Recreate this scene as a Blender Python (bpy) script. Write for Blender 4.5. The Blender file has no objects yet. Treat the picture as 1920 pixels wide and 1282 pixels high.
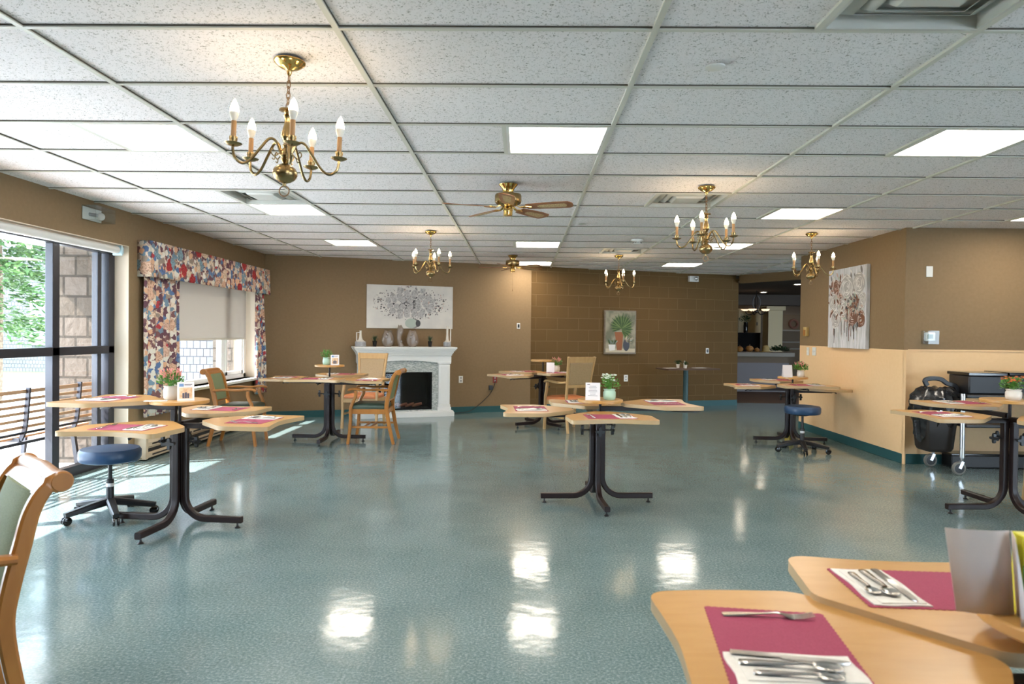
import bpy, math, random
from mathutils import Matrix, Vector
random.seed(7)
PI = math.pi
def R(d): return math.radians(d)

# ------------------------------------------------------------------ camera, world, sun, exposure
scn = bpy.context.scene
cam = bpy.data.cameras.new('camera'); co = bpy.data.objects.new('camera', cam); scn.collection.objects.link(co)
def cam_rot(pitch, yaw, roll):
    cx, sx, cz, sz, cr, sr = math.cos(pitch), math.sin(pitch), math.cos(yaw), math.sin(yaw), math.cos(roll), math.sin(roll)
    Rz = Matrix(((cz, sz, 0), (-sz, cz, 0), (0, 0, 1)))
    Rx = Matrix(((1, 0, 0), (0, cx, sx), (0, -sx, cx)))
    Ry = Matrix(((cr, 0, -sr), (0, 1, 0), (sr, 0, cr)))
    return Ry @ Rx @ Rz
M3 = cam_rot(-.0127, .0144, -.0108)
right, fwd, up = M3[0], M3[1], M3[2]
MW = Matrix((( right[0], up[0], -fwd[0], 0), (right[1], up[1], -fwd[1], 0), (right[2], up[2], -fwd[2], 1.347), (0, 0, 0, 1)))
co.matrix_world = MW
cam.sensor_width = 36; cam.lens = 1296.5 / 1920 * 36; cam.clip_start = .05; cam.clip_end = 200
cam.dof.use_dof = True; cam.dof.focus_distance = 6.0; cam.dof.aperture_fstop = 4.5
scn.camera = co
SUN, SKY, PANEL, BULB = 11.5, 7.2, 9.5, 26.0
vs = scn.view_settings
vs.view_transform = 'Standard'; vs.look = 'None'; vs.gamma = 1; vs.use_curve_mapping = False; vs.exposure = 1.28
w = bpy.data.worlds.new('world'); scn.world = w; w.use_nodes = True
nt = w.node_tree; bg = nt.nodes['Background']
bg.inputs[0].default_value = (.68, .84, 1.0, 1); bg.inputs[1].default_value = SKY
sl = bpy.data.lights.new('sun', 'SUN'); sl.energy = SUN; sl.angle = R(.5); sl.color = (1, .96, .90)
so = bpy.data.objects.new('sun', sl); scn.collection.objects.link(so)
so.rotation_euler = Vector((1, .42, -1.03)).to_track_quat('-Z', 'Y').to_euler(); so.location = (-8, -2, 8)
try:
    scn.cycles.max_bounces = 8; scn.cycles.diffuse_bounces = 5; scn.cycles.sample_clamp_indirect = 6
    scn.cycles.caustics_reflective = False; scn.cycles.caustics_refractive = False
except Exception: pass

# ------------------------------------------------------------------ materials
def mat(name, col, rough=.5, metal=0, spec=.5, emit=None, es=0, sheen=0):
    m = bpy.data.materials.new(name); m.use_nodes = True; n = m.node_tree.nodes; b = n['Principled BSDF']
    b.inputs['Base Color'].default_value = (*col, 1); b.inputs['Roughness'].default_value = rough
    b.inputs['Metallic'].default_value = metal; b.inputs['Specular IOR Level'].default_value = spec
    if emit: b.inputs['Emission Color'].default_value = (*emit, 1); b.inputs['Emission Strength'].default_value = es
    return m
class NT:
    def __init__(s, m): s.t = m.node_tree; s.b = s.t.nodes['Principled BSDF']
    def n(s, typ, **kw):
        x = s.t.nodes.new(typ)
        for k, v in kw.items():
            if k.startswith('i_'):
                key = k[2:].replace('_', ' ')
                x.inputs[key].default_value = v
            else: setattr(x, k, v)
        return x
    def l(s, a, b): s.t.links.new(a, b)
    def coord(s, scale=(1, 1, 1), rot=(0, 0, 0), loc=(0, 0, 0)):
        c = s.n('ShaderNodeTexCoord'); m = s.n('ShaderNodeMapping')
        m.inputs['Scale'].default_value = scale; m.inputs['Rotation'].default_value = rot; m.inputs['Location'].default_value = loc
        s.l(c.outputs['Object'], m.inputs['Vector']); return m.outputs['Vector']
    def ramp(s, fac, stops, interp='LINEAR'):
        r = s.n('ShaderNodeValToRGB'); cr = r.color_ramp; cr.interpolation = interp
        while len(cr.elements) > 1: cr.elements.remove(cr.elements[-1])
        for i, (p, c) in enumerate(stops):
            e = cr.elements[0] if i == 0 else cr.elements.new(p)
            e.position = p; e.color = (*c, 1)
        s.l(fac, r.inputs['Fac']); return r.outputs['Color']
    def mix(s, fac, a, b, mode='MIX'):
        x = s.n('ShaderNodeMix', data_type='RGBA', blend_type=mode)
        for sock, v in ((x.inputs[0], fac), (x.inputs[6], a), (x.inputs[7], b)):
            if hasattr(v, 'is_linked'): s.l(v, sock)
            elif isinstance(v, tuple): sock.default_value = (*v, 1)
            else: sock.default_value = v
        return x.outputs[2]
    def bump(s, h, strength=.2, dist=.01):
        b = s.n('ShaderNodeBump'); b.inputs['Strength'].default_value = strength; b.inputs['Distance'].default_value = dist
        s.l(h, b.inputs['Height']); s.l(b.outputs['Normal'], s.b.inputs['Normal'])
def speck(name, col, col2, scale, rough=.6, thr=(.45, .6), bump=0, detail=3, spec=.5, sc=(1, 1, 1), metal=0):
    m = mat(name, col, rough, metal, spec); t = NT(m)
    no = t.n('ShaderNodeTexNoise', i_Scale=scale, i_Detail=detail); t.l(t.coord(sc), no.inputs['Vector'])
    t.l(t.ramp(no.outputs['Fac'], [(thr[0], col), (thr[1], col2)]), t.b.inputs['Base Color'])
    if bump: t.bump(no.outputs['Fac'], bump, .004)
    return m
def wood(name, a, b, rough=.35, sc=(1, 12, 12), scale=2.2):
    m = mat(name, a, rough); t = NT(m)
    no = t.n('ShaderNodeTexNoise', i_Scale=scale, i_Detail=5, i_Distortion=.6); t.l(t.coord(sc), no.inputs['Vector'])
    t.l(t.ramp(no.outputs['Fac'], [(.3, a), (.7, b)]), t.b.inputs['Base Color']); return m

TAN, TAN2 = (.240, .162, .088), (.258, .176, .097)
m_tan = speck('tan_paint', TAN, TAN2, 30, .6, (.3, .7), .06, spec=.15)
m_cream = speck('cream_paint', (.80, .545, .30), (.82, .565, .32), 25, .55, (.3, .7), .05, spec=.2)
m_teal = mat('teal_vinyl', (.028, .10, .108), .45, spec=.25)
m_white = mat('white_paint', (.78, .78, .76), .35)
m_whitem = mat('white_metal', (.75, .75, .72), .4)
m_frame = mat('bronze_frame', (.035, .035, .045), .35, .3)
m_steel = mat('dark_brown_steel', (.018, .010, .010), .38, 0, .3)
m_black = mat('black_plastic', (.012, .012, .014), .4)
m_matte = mat('matte_black', (.008, .008, .009), .9, spec=.1)
m_blackg = mat('black_gloss', (.008, .008, .009), .12)
m_brass = speck('antique_brass', (.40, .285, .13), (.30, .21, .10), 12, .27, (.3, .7), metal=1)
m_brassp = mat('polished_brass', (.72, .48, .16), .16, 1)
m_chain = mat('aged_chain', (.24, .14, .07), .4, 1)
m_candle = mat('candle_sleeve', (.46, .235, .09), .4)
m_bulbbase = mat('bulb_base', (.85, .80, .72), .3)
m_bulb = mat('lit_bulb', (1, .9, .75), .2, emit=(1, .74, .44), es=BULB)
m_chrome = mat('chrome', (.8, .8, .82), .12, 1)
m_cutlery = mat('stainless', (.62, .60, .58), .2, 1)
m_maple = wood('maple_laminate', (.54, .30, .10), (.49, .26, .075), .3, (3, 14, 14))
m_maple_e = mat('maple_edge', (.50, .35, .19), .4)
m_cw = wood('honey_wood', (.40, .165, .035), (.34, .13, .025), .3, (10, 10, 2))
m_cw2 = wood('blond_wood', (.54, .34, .15), (.48, .29, .12), .35, (10, 10, 2))
m_green = speck('green_fabric', (.145, .175, .085), (.195, .23, .12), 240, .8, (.35, .65), .15)
m_seatg = mat('dark_green_vinyl', (.035, .065, .05), .38)
m_tanv = speck('tan_vinyl', (.40, .27, .14), (.37, .25, .125), 60, .45)
m_orange = mat('orange_vinyl', (.55, .19, .07), .4)
m_navy = mat('navy_vinyl', (.018, .055, .13), .38)
m_mat = speck('burgundy_paper', (.32, .04, .095), (.36, .05, .11), 300, .75, bump=.2)
m_napkin = speck('white_napkin', (.82, .80, .76), (.76, .74, .70), 40, .85, (.4, .6), .3)
m_paper = mat('white_card', (.80, .78, .80), .5)
m_leaf = mat('green_leaf', (.10, .30, .045), .5)
m_leafd = mat('dark_leaf', (.02, .06, .02), .5)
m_pink = mat('pink_flower', (.75, .28, .25), .6)
m_orangef = mat('orange_flower', (.80, .20, .04), .6)
m_whitef = mat('white_flower', (.8, .85, .75), .6)
m_potw = mat('white_ceramic', (.72, .68, .62), .25)
m_potm = mat('mint_ceramic', (.42, .62, .48), .25)
m_silver = mat('champagne_ceramic', (.23, .185, .15), .22, .1)
m_greyc = speck('grey_ceramic', (.30, .30, .31), (.36, .36, .37), 40, .5, bump=.2)
m_block = mat('painted_block', TAN, .65, spec=.1)
t = NT(m_block)
br = t.n('ShaderNodeTexBrick', i_Scale=1.0); br.inputs['Brick Width'].default_value = .406; br.inputs['Row Height'].default_value = .203
br.inputs['Mortar Size'].default_value = .006; br.inputs['Mortar Smooth'].default_value = .3
br.inputs['Color1'].default_value = (.125, .074, .029, 1); br.inputs['Color2'].default_value = (.134, .080, .031, 1); br.inputs['Mortar'].default_value = (.17, .11, .05, 1)
t.l(t.coord((1, 1, 1), (R(-90), 0, 0)), br.inputs['Vector'])
t.l(br.outputs['Color'], t.b.inputs['Base Color'])
inv = t.n('ShaderNodeMath', operation='SUBTRACT'); inv.inputs[0].default_value = 1; t.l(br.outputs['Fac'], inv.inputs[1])
t.bump(inv.outputs[0], .5, .006)
# floor: speckled blue-green vinyl tiles, waxed
m_floor = mat('waxed_vinyl_tile', (.17, .25, .225), .1, 0, .42); t = NT(m_floor)
v = t.coord()
n1 = t.n('ShaderNodeTexNoise', i_Scale=80, i_Detail=4, i_Roughness=.7); t.l(v, n1.inputs['Vector'])
n2 = t.n('ShaderNodeTexNoise', i_Scale=2.2, i_Detail=3); t.l(v, n2.inputs['Vector'])
c1 = t.ramp(n1.outputs['Fac'], [(.34, (.07, .13, .135)), (.50, (.140, .215, .222)), (.66, (.31, .38, .38))])
c2 = t.mix(.28, c1, t.ramp(n2.outputs['Fac'], [(.3, (.12, .17, .17)), (.7, (.24, .29, .29))]))
gb = t.n('ShaderNodeTexBrick', offset=0.0, i_Scale=1.0); gb.inputs['Brick Width'].default_value = .3048; gb.inputs['Row Height'].default_value = .3048; gb.inputs['Mortar Size'].default_value = .0008
gb.inputs['Color1'].default_value = (1, 1, 1, 1); gb.inputs['Color2'].default_value = (.95, .95, .95, 1); gb.inputs['Mortar'].default_value = (.75, .75, .75, 1)
t.l(v, gb.inputs['Vector']); t.l(t.mix(1.0, c2, gb.outputs['Color'], 'MULTIPLY'), t.b.inputs['Base Color'])
n3 = t.n('ShaderNodeTexNoise', i_Scale=7, i_Detail=2); t.l(v, n3.inputs['Vector'])
rr = t.n('ShaderNodeMapRange'); rr.inputs['To Min'].default_value = .07; rr.inputs['To Max'].default_value = .16
t.l(n2.outputs['Fac'], rr.inputs['Value']); t.l(rr.outputs['Result'], t.b.inputs['Roughness'])
ad = t.n('ShaderNodeMath', operation='MULTIPLY_ADD'); ad.inputs[1].default_value = .05; t.l(n1.outputs['Fac'], ad.inputs[0]); t.l(n3.outputs['Fac'], ad.inputs[2])
t.bump(ad.outputs[0], .07, .02)
# ceiling tile: white fissured
m_tile = mat('fissured_tile', (.72, .72, .70), .9, 0, .1); t = NT(m_tile)
v = t.coord()
w1 = t.n('ShaderNodeTexNoise', i_Scale=85, i_Detail=2, i_Roughness=.6, i_Distortion=1.4); t.l(v, w1.inputs['Vector'])
w2 = t.n('ShaderNodeTexNoise', i_Scale=1.1, i_Detail=2); t.l(v, w2.inputs['Vector'])
ca = t.ramp(w1.outputs['Fac'], [(.34, (.30, .29, .26)), (.415, (.90, .86, .865))])
t.l(t.mix(.25, ca, t.ramp(w2.outputs['Fac'], [(.35, (.64, .63, .60)), (.65, (.74, .74, .72))]), 'MULTIPLY'), t.b.inputs['Base Color'])
t.l(ca, t.b.inputs['Base Color'])
m_tee = mat('tee_bar_enamel', (.66, .65, .58), .45)
m_vent = mat('vent_enamel', (.60, .60, .56), .45)
m_panel = mat('lit_lens', (.9, .88, .84), .4, emit=(1, .90, .76), es=PANEL)
# window glass: thin sheet, clear with fresnel reflection
def thin_glass(name, tint=(1, 1, 1), refl=1.0):
    m = bpy.data.materials.new(name); m.use_nodes = True; n = m.node_tree.nodes; n.clear(); L = m.node_tree.links
    o = n.new('ShaderNodeOutputMaterial'); tr = n.new('ShaderNodeBsdfTransparent'); gl = n.new('ShaderNodeBsdfGlossy'); mx = n.new('ShaderNodeMixShader'); fr = n.new('ShaderNodeMapRange'); lw_ = n.new('ShaderNodeLayerWeight'); lw_.inputs['Blend'].default_value = .5
    pw_ = n.new('ShaderNodeMath'); pw_.operation = 'POWER'; pw_.inputs[1].default_value = 4; L.new(lw_.outputs['Facing'], pw_.inputs[0]); L.new(pw_.outputs[0], fr.inputs['Value']); fr.inputs['To Min'].default_value = .025; fr.inputs['To Max'].default_value = .3; tr.inputs['Color'].default_value = (*tint, 1); gl.inputs['Roughness'].default_value = .02
    L.new(fr.outputs[0], mx.inputs[0]); L.new(tr.outputs[0], mx.inputs[1]); L.new(gl.outputs[0], mx.inputs[2]); L.new(mx.outputs[0], o.inputs[0]); return m
m_glass = thin_glass('window_glass'); m_acry = thin_glass('clear_acrylic', (.92, .94, .94))
# blind fabric: lets light through
m_blind = bpy.data.materials.new('blind_fabric'); m_blind.use_nodes = True
n = m_blind.node_tree.nodes; L = m_blind.node_tree.links; n.clear()
o = n.new('ShaderNodeOutputMaterial'); d = n.new('ShaderNodeBsdfDiffuse'); tl = n.new('ShaderNodeBsdfTranslucent'); mx = n.new('ShaderNodeMixShader')
d.inputs[0].default_value = (.80, .75, .69, 1); tl.inputs[0].default_value = (.34, .31, .28, 1); mx.inputs[0].default_value = .5
L.new(d.outputs[0], mx.inputs[1]); L.new(tl.outputs[0], mx.inputs[2]); L.new(mx.outputs[0], o.inputs[0])
# floral print
m_floral = mat('floral_print', (.7, .5, .4), .85); t = NT(m_floral)
v = t.coord((1, 1, 1))
nd = t.n('ShaderNodeTexNoise', i_Scale=16, i_Detail=3); t.l(v, nd.inputs['Vector'])
wv = t.mix(.09, v, nd.outputs['Color'], 'ADD')
nf = t.n('ShaderNodeTexNoise', i_Scale=38, i_Detail=2); t.l(v, nf.inputs['Vector']); wf = t.mix(.04, v, nf.outputs['Color'], 'ADD')
def vor(sc, vec, rnd_=1.0): x = t.n('ShaderNodeTexVoronoi', i_Scale=sc); t.l(vec, x.inputs['Vector']); x.inputs['Randomness'].default_value = rnd_; c_ = t.n('ShaderNodeSeparateColor'); t.l(x.outputs['Color'], c_.inputs[0]); return x, c_
va, sa = vor(6.0, wv, .9); vb, sb = vor(17.0, wf); vc, sc3 = vor(11.0, wf)
ground = t.ramp(nd.outputs['Fac'], [(.35, (.70, .50, .36)), (.5, (.78, .66, .52)), (.65, (.50, .36, .32))])
leaf = t.ramp(sb.outputs[1], [(0, (.14, .06, .08)), (.28, (.17, .26, .34)), (.44, (.32, .25, .20)), (.58, (.74, .69, .60)), (.70, (.20, .09, .09)), (.88, (.10, .18, .34))], 'CONSTANT')
lm = t.ramp(vb.outputs['Distance'], [(.62, (1, 1, 1)), (.68, (0, 0, 0))])
c_ = t.mix(lm, ground, leaf)
sm_ = t.ramp(sc3.outputs[0], [(0, (.80, .76, .68)), (.35, (.72, .42, .26)), (.6, (.45, .05, .06)), (.7, (.74, .68, .58)), (.85, (.20, .34, .44))], 'CONSTANT')
mm = t.ramp(vc.outputs['Distance'], [(.34, (1, 1, 1)), (.37, (0, 0, 0))]); c_ = t.mix(mm, c_, sm_)
big = t.ramp(sa.outputs[0], [(0, (.74, .48, .34)), (.30, (.78, .62, .46)), (.50, (.46, .035, .04)), (.60, (.24, .38, .46)), (.72, (.74, .50, .38)), (.9, (.12, .20, .40))], 'CONSTANT')
pet = t.ramp(nf.outputs['Fac'], [(.40, (.45, .34, .30)), (.47, (1, 1, 1)), (.53, (1, 1, 1)), (.6, (.62, .52, .48))])
big = t.mix(.75, big, pet, 'MULTIPLY')
fa = t.ramp(va.outputs['Distance'], [(.40, (1, 1, 1)), (.43, (0, 0, 0))])
t.l(t.mix(fa, c_, big), t.b.inputs['Base Color'])
# stone, outdoors
def brickmat(name, c1, c2, mo, bw, bh, ms, rot, bump=.8, rough=.9):
    m = mat(name, c1, rough, 0, .2); t = NT(m); b = t.n('ShaderNodeTexBrick', i_Scale=1.0)
    for k, x in (('Brick Width', bw), ('Row Height', bh), ('Mortar Size', ms), ('Mortar Smooth', .1)): b.inputs[k].default_value = x
    for k, x in (('Color1', c1), ('Color2', c2), ('Mortar', mo)): b.inputs[k].default_value = (*x, 1)
    t.l(t.coord((1, 1, 1), rot), b.inputs['Vector'])
    no = t.n('ShaderNodeTexNoise', i_Scale=14, i_Detail=5); t.l(t.coord(), no.inputs['Vector'])
    t.l(t.mix(.35, b.outputs['Color'], t.ramp(no.outputs['Fac'], [(.3, (.6, .55, .5)), (.7, (1, 1, 1))]), 'MULTIPLY'), t.b.inputs['Base Color'])
    i = t.n('ShaderNodeMath', operation='SUBTRACT'); t.l(no.outputs['Fac'], i.inputs[0]); t.l(b.outputs['Fac'], i.inputs[1]); t.bump(i.outputs[0], bump, .02); return m
m_stone = brickmat('split_stone', (.105, .086, .072), (.075, .062, .05), (.04, .034, .028), .25, .21, .012, (R(90), 0, 0))
m_shingle = brickmat('white_shingle', (.13, .13, .14), (.11, .113, .12), (.03, .033, .04), .11, .13, .006, (R(90), 0, 0), .3)
m_grass = speck('lawn_grass', (.045, .10, .02), (.08, .14, .035), 30, .9)
m_conc = speck('pale_concrete', (.72, .72, .71), (.66, .66, .65), 8, .8)
m_slat = wood('bench_slat', (.60, .36, .20), (.52, .29, .16), .5, (12, 1, 12))
m_bark = speck('bark', (.12, .08, .05), (.2, .14, .09), 20, .9)
m_conifer = speck('conifer_green', (.03, .085, .015), (.09, .16, .045), 6, .7)
m_mosaic = mat('mosaic_tile', (.5, .52, .48), .3); t = NT(m_mosaic)
b = t.n('ShaderNodeTexBrick', i_Scale=1.0)
for k, x in (('Brick Width', .03), ('Row Height', .011), ('Mortar Size', .0012)): b.inputs[k].default_value = x
for k, x in (('Color1', (.62, .64, .60)), ('Color2', (.26, .30, .27)), ('Mortar', (.30, .30, .28))): b.inputs[k].default_value = (*x, 1)
t.l(t.coord((1, 1, 1), (R(-90), 0, 0)), b.inputs['Vector']); t.l(b.outputs['Color'], t.b.inputs['Base Color'])
m_ember = mat('ember_log', (.08, .03, .015), .7, emit=(1, .18, .04), es=.008)
m_carpet = speck('brown_carpet', (.11, .06, .04), (.15, .085, .055), 60, .9)

# ------------------------------------------------------------------ mesh helpers
class MB:
    def __init__(s): s.v = []; s.f = []; s.m = []; s.M = Matrix(); s.mi = 0
    def add(s, vs_, fs):
        o = len(s.v); s.v += [tuple(s.M @ Vector(p)) for p in vs_]
        for f in fs: s.f.append([i + o for i in f]); s.m.append(s.mi)
    def box(s, x0, x1, y0, y1, z0, z1):
        s.add([(x0, y0, z0), (x1, y0, z0), (x1, y1, z0), (x0, y1, z0), (x0, y0, z1), (x1, y0, z1), (x1, y1, z1), (x0, y1, z1)],
              [(0, 3, 2, 1), (4, 5, 6, 7), (0, 1, 5, 4), (1, 2, 6, 5), (2, 3, 7, 6), (3, 0, 4, 7)])
    def cbox(s, cx, cy, cz, sx, sy, sz): s.box(cx - sx / 2, cx + sx / 2, cy - sy / 2, cy + sy / 2, cz - sz / 2, cz + sz / 2)
    def prism(s, poly, z0, z1, side=None):
        n = len(poly); top = s.mi
        s.add([(x, y, z0) for x, y in poly] + [(x, y, z1) for x, y in poly], [list(range(n))[::-1], list(range(n, 2 * n))])
        if side is not None: s.mi = side
        s.add([(x, y, z0) for x, y in poly] + [(x, y, z1) for x, y in poly], [(i, (i + 1) % n, n + (i + 1) % n, n + i) for i in range(n)]); s.mi = top
    def lathe(s, prof, n=24, c=(0, 0, 0), cap=True):
        vv = []; ff = []; k = len(prof)
        for r, z in prof:
            for i in range(n): a = 2 * PI * i / n; vv.append((c[0] + r * math.cos(a), c[1] + r * math.sin(a), c[2] + z))
        for j in range(k - 1):
            for i in range(n): ff.append((j * n + i, j * n + (i + 1) % n, (j + 1) * n + (i + 1) % n, (j + 1) * n + i))
        if cap:
            if prof[0][0] > 1e-5: ff.append(list(range(n))[::-1])
            if prof[-1][0] > 1e-5: ff.append([(k - 1) * n + i for i in range(n)])
        s.add(vv, ff)
    def sphere(s, c, r, n=12, sz=1.0):
        s.lathe([(max(1e-6, r * math.sin(PI * j / (n // 2 + 2))), -r * sz * math.cos(PI * j / (n // 2 + 2))) for j in range(n // 2 + 3)], n, c, False)
    def sweep(s, pts, sec, upv=(0, 0, 1), closed=False, scl=None):
        pts = [Vector(p) for p in pts]; n = len(pts); k = len(sec); upv = Vector(upv); vv = []
        for i, p in enumerate(pts):
            a = pts[(i - 1) % n] if (closed or i > 0) else p; b = pts[(i + 1) % n] if (closed or i < n - 1) else p
            t_ = (b - a).normalized(); sx = t_.cross(upv)
            if sx.length < 1e-4: sx = t_.cross(Vector((1, 0, 0)))
            sx.normalize(); sy = sx.cross(t_).normalized(); f = scl[i] if scl else 1
            fx, fy = f if isinstance(f, tuple) else (f, f)
            for u, q in sec: vv.append(tuple(p + sx * u * fx + sy * q * fy))
        ff = []
        for i in range(n if closed else n - 1):
            j = (i + 1) % n
            for q in range(k): ff.append((i * k + q, i * k + (q + 1) % k, j * k + (q + 1) % k, j * k + q))
        if not closed: ff.append(list(range(k))[::-1]); ff.append([(n - 1) * k + q for q in range(k)])
        s.add(vv, ff)
    def build(s, name, mats, parent=None, loc=None, rotz=0, bevel=0, ang=35, seg=2):
        me = bpy.data.meshes.new(name); me.from_pydata(s.v, [], s.f)
        if not isinstance(mats, (list, tuple)): mats = [mats]
        for m in mats: me.materials.append(m)
        for p, i in zip(me.polygons, s.m): p.material_index = i; p.use_smooth = True
        me.set_sharp_from_angle(angle=R(ang)); me.update()
        o = bpy.data.objects.new(name, me); scn.collection.objects.link(o)
        if parent: o.parent = parent
        if loc: o.location = loc
        o.rotation_euler = (0, 0, rotz)
        if bevel:
            b = o.modifiers.new('bevel', 'BEVEL'); b.width = bevel; b.segments = seg; b.limit_method = 'ANGLE'; b.angle_limit = R(40)
        return o
def rect(w, h, c=.0):
    if not c: return [(-w / 2, -h / 2), (w / 2, -h / 2), (w / 2, h / 2), (-w / 2, h / 2)]
    a, b = w / 2, h / 2
    return [(-a + c, -b), (a - c, -b), (a, -b + c), (a, b - c), (a - c, b), (-a + c, b), (-a, b - c), (-a, -b + c)]
def circ(r, n=8): return [(r * math.cos(2 * PI * i / n), r * math.sin(2 * PI * i / n)) for i in range(n)]
def smooth(pts, n=6):       # catmull-rom
    P = [Vector(p) for p in pts]; P = [2 * P[0] - P[1]] + P + [2 * P[-1] - P[-2]]; out = []
    for i in range(1, len(P) - 2):
        for k in range(n):
            t_ = k / n; a, b, c, d = P[i - 1:i + 3]
            out.append(.5 * ((2 * b) + (c - a) * t_ + (2 * a - 5 * b + 4 * c - d) * t_ ** 2 + (3 * b - a - 3 * c + d) * t_ ** 3))
    out.append(P[-2]); return out
def rpoly(pts, n=5):        # pts (x,y,r): rounded polygon
    out = []; N = len(pts)
    for i in range(N):
        x, y, r = pts[i]; p = Vector((x, y)); a = Vector(pts[i - 1][:2]); b = Vector(pts[(i + 1) % N][:2])
        if r <= 0: out.append((x, y)); continue
        da = a - p; db = b - p; r1 = min(r, da.length * .49); r2 = min(r, db.length * .49)
        A = p + da.normalized() * r1; B = p + db.normalized() * r2
        for k in range(n + 1): t_ = k / n; q = A * (1 - t_) ** 2 + p * 2 * t_ * (1 - t_) + B * t_ * t_; out.append((q.x, q.y))
    return out
def tag(o, label, cat, group=None, kind=None):
    o['label'] = label; o['category'] = cat
    if group: o['group'] = group
    if kind: o['kind'] = kind
    return o
def thing(name, label, cat, loc=(0, 0, 0), rotz=0, group=None):
    o = bpy.data.objects.new(name, None); scn.collection.objects.link(o); o.location = loc; o.rotation_euler = (0, 0, rotz)
    o.empty_display_size = .05; return tag(o, label, cat, group)
def struct(o): o['kind'] = 'structure'; return o
def dup(root, loc, rotz=0, label=None, group=None, tilt=None):
    def cp(o, par):
        c = o.copy(); scn.collection.objects.link(c)
        if par: c.parent = par
        for ch in [k for k in scn.collection.objects if k.parent == o]: cp(ch, c)
        return c
    r = cp(root, None); r.location = loc; r.rotation_euler = tilt or (0, 0, rotz)
    if label: r['label'] = label
    if group: r['group'] = group
    return r
def bx(name, m, x0, x1, y0, y1, z0, z1, parent=None, bevel=0, **k):
    b = MB(); b.box(x0, x1, y0, y1, z0, z1); return b.build(name, m, parent, bevel=bevel, **k)

# ------------------------------------------------------------------ the room shell
CZ = 2.5037; GX, GY = -.7249, 2.0447; TX, TY = 1.2192, .6096
WX = -3.94; A1 = math.atan2(.3383, .941); W1 = (-3.95, 10.52); D1 = (math.cos(A1), math.sin(A1))
def bwall(s, o=0, z=0):     # a point on the angled back wall: s along it, o out into the room
    return (W1[0] + D1[0] * s + D1[1] * o, W1[1] + D1[1] * s - D1[0] * o, z)
bx0 = MB(); bx0.add([(-4.3, -4.5, 0), (8.5, -4.5, 0), (8.5, 13.9, 0), (-4.3, 13.9, 0), (-4.3, -4.5, -.1), (8.5, -4.5, -.1), (8.5, 13.9, -.1), (-4.3, 13.9, -.1)],
    [(0, 1, 2, 3), (7, 6, 5, 4), (0, 4, 5, 1), (1, 5, 6, 2), (2, 6, 7, 3), (3, 7, 4, 0)]); struct(bx0.build('floor', m_floor))
struct(bx('floor_hall', m_carpet, 2.5, 13, 13.9, 30, -.1, .0))
# light and vent cells: (i of the tee at its right edge, row)
lights = [(-1, 3), (1, 3), (3, 3), (-1, 7), (3, 7), (5, 7), (-1, 11), (1, 11), (3, 11), (1, 15), (3, 15), (-1, -1), (1, -1), (3, -1), (5, 3), (5, 11)]
vents = [(2, 0), (2, 6), (-1, 6), (2, 12), (-2.5, 0)]
def inside(i, j): return True
b = MB(); zt = CZ + .012
halfcells = set((c, r) for c, r in lights + vents)
for ic in range(-4, 8):
    for jr in range(-11, 20):
        x0 = GX + ic * TX; y0 = GY + jr * TY
        L_open = (ic + .5, jr) in halfcells; R_open = (ic + 1, jr) in halfcells
        for h, op in ((0, L_open), (1, R_open)):
            if op: continue
            xa = x0 + h * TX / 2; xb = xa + TX / 2
            if xb < -4.35 or xa > 8.5: continue
            b.add([(xa, y0, zt), (xa, y0 + TY, zt), (xb, y0 + TY, zt), (xb, y0, zt)], [(0, 1, 2, 3)])
struct(b.build('ceiling', m_tile))
struct(bx('ceiling_plenum', m_tan, -4.4, 9, -4.6, 14.0, 2.75, 2.8))
b = MB()
for ic in range(-2, 8): x = GX + ic * TX; b.box(x - .012, x + .012, -4.5, GY + 20 * TY, CZ, CZ + .012)
for jr in range(-10, 20): y = GY + jr * TY; b.box(-3.94, 8, y - .008, y + .012, CZ + .0005, CZ + .012)
for c, r in lights + vents:
    x = GX + c * TX - TX / 2; y = GY + r * TY
    b.box(x - .012, x + .012, y, y + TY, CZ + .0002, CZ + .012)
struct(b.build('trim_ceiling_grid', m_tee))
b = MB()
for jr in range(-10, 20): y = GY + jr * TY; b.box(-3.94, 8, y - .0108, y - .008, CZ + .006, CZ + .0115)
for ic in range(-2, 8): x = GX + ic * TX; b.box(x + .012, x + .0145, -4.5, GY + 20 * TY, CZ + .006, CZ + .0115)
struct(b.build('trim_gap_shade', mat('gap_shade', (.10, .09, .07), .9)))  # dark strips paint the shadow line in the gap beside each tee
# left wall with the two openings
O1 = (2.30, 6.87, 0.0, 2.175); O2 = (7.62, 10.16, .66, 2.0)
b = MB(); xo = -4.26
b.box(xo, WX, -4.6, O1[0], 0, 2.75); b.box(xo, WX, O1[0], O1[1], O1[3], 2.75); b.box(xo, WX, O1[1], O2[0], 0, 2.75)
b.box(xo, WX, O2[0], O2[1], 0, O2[2]); b.box(xo, WX, O2[0], O2[1], O2[3], 2.75); b.box(xo, WX, O2[1], 10.9, 0, 2.75)
struct(b.build('wall_left', m_tan))
b = MB(); b.box(0, 4.36, 0, .15, 0, 2.75); struct(b.build('wall_back', m_tan, loc=(W1[0], W1[1], 0), rotz=A1))
b = MB(); b.box(4.36, 8.66, .035, .25, 0, 2.75); struct(b.build('wall_block', m_block, loc=(W1[0], W1[1], 0), rotz=A1))
PX = 4.075
b = MB(); b.box(PX, PX + .15, 7.43, 10.2, 0, 1.215); b.mi = 1; b.box(PX, PX + .15, 7.43, 10.2, 1.215, 2.75); struct(b.build('wall_right', [m_cream, m_tan]))
b = MB(); b.box(PX + .15, 8.5, 7.43, 7.58, 0, 1.215); b.mi = 1; b.box(PX + .15, 8.5, 7.43, 7.58, 1.215, 2.75); struct(b.build('wall_right_far', [m_cream, m_tan]))
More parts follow.
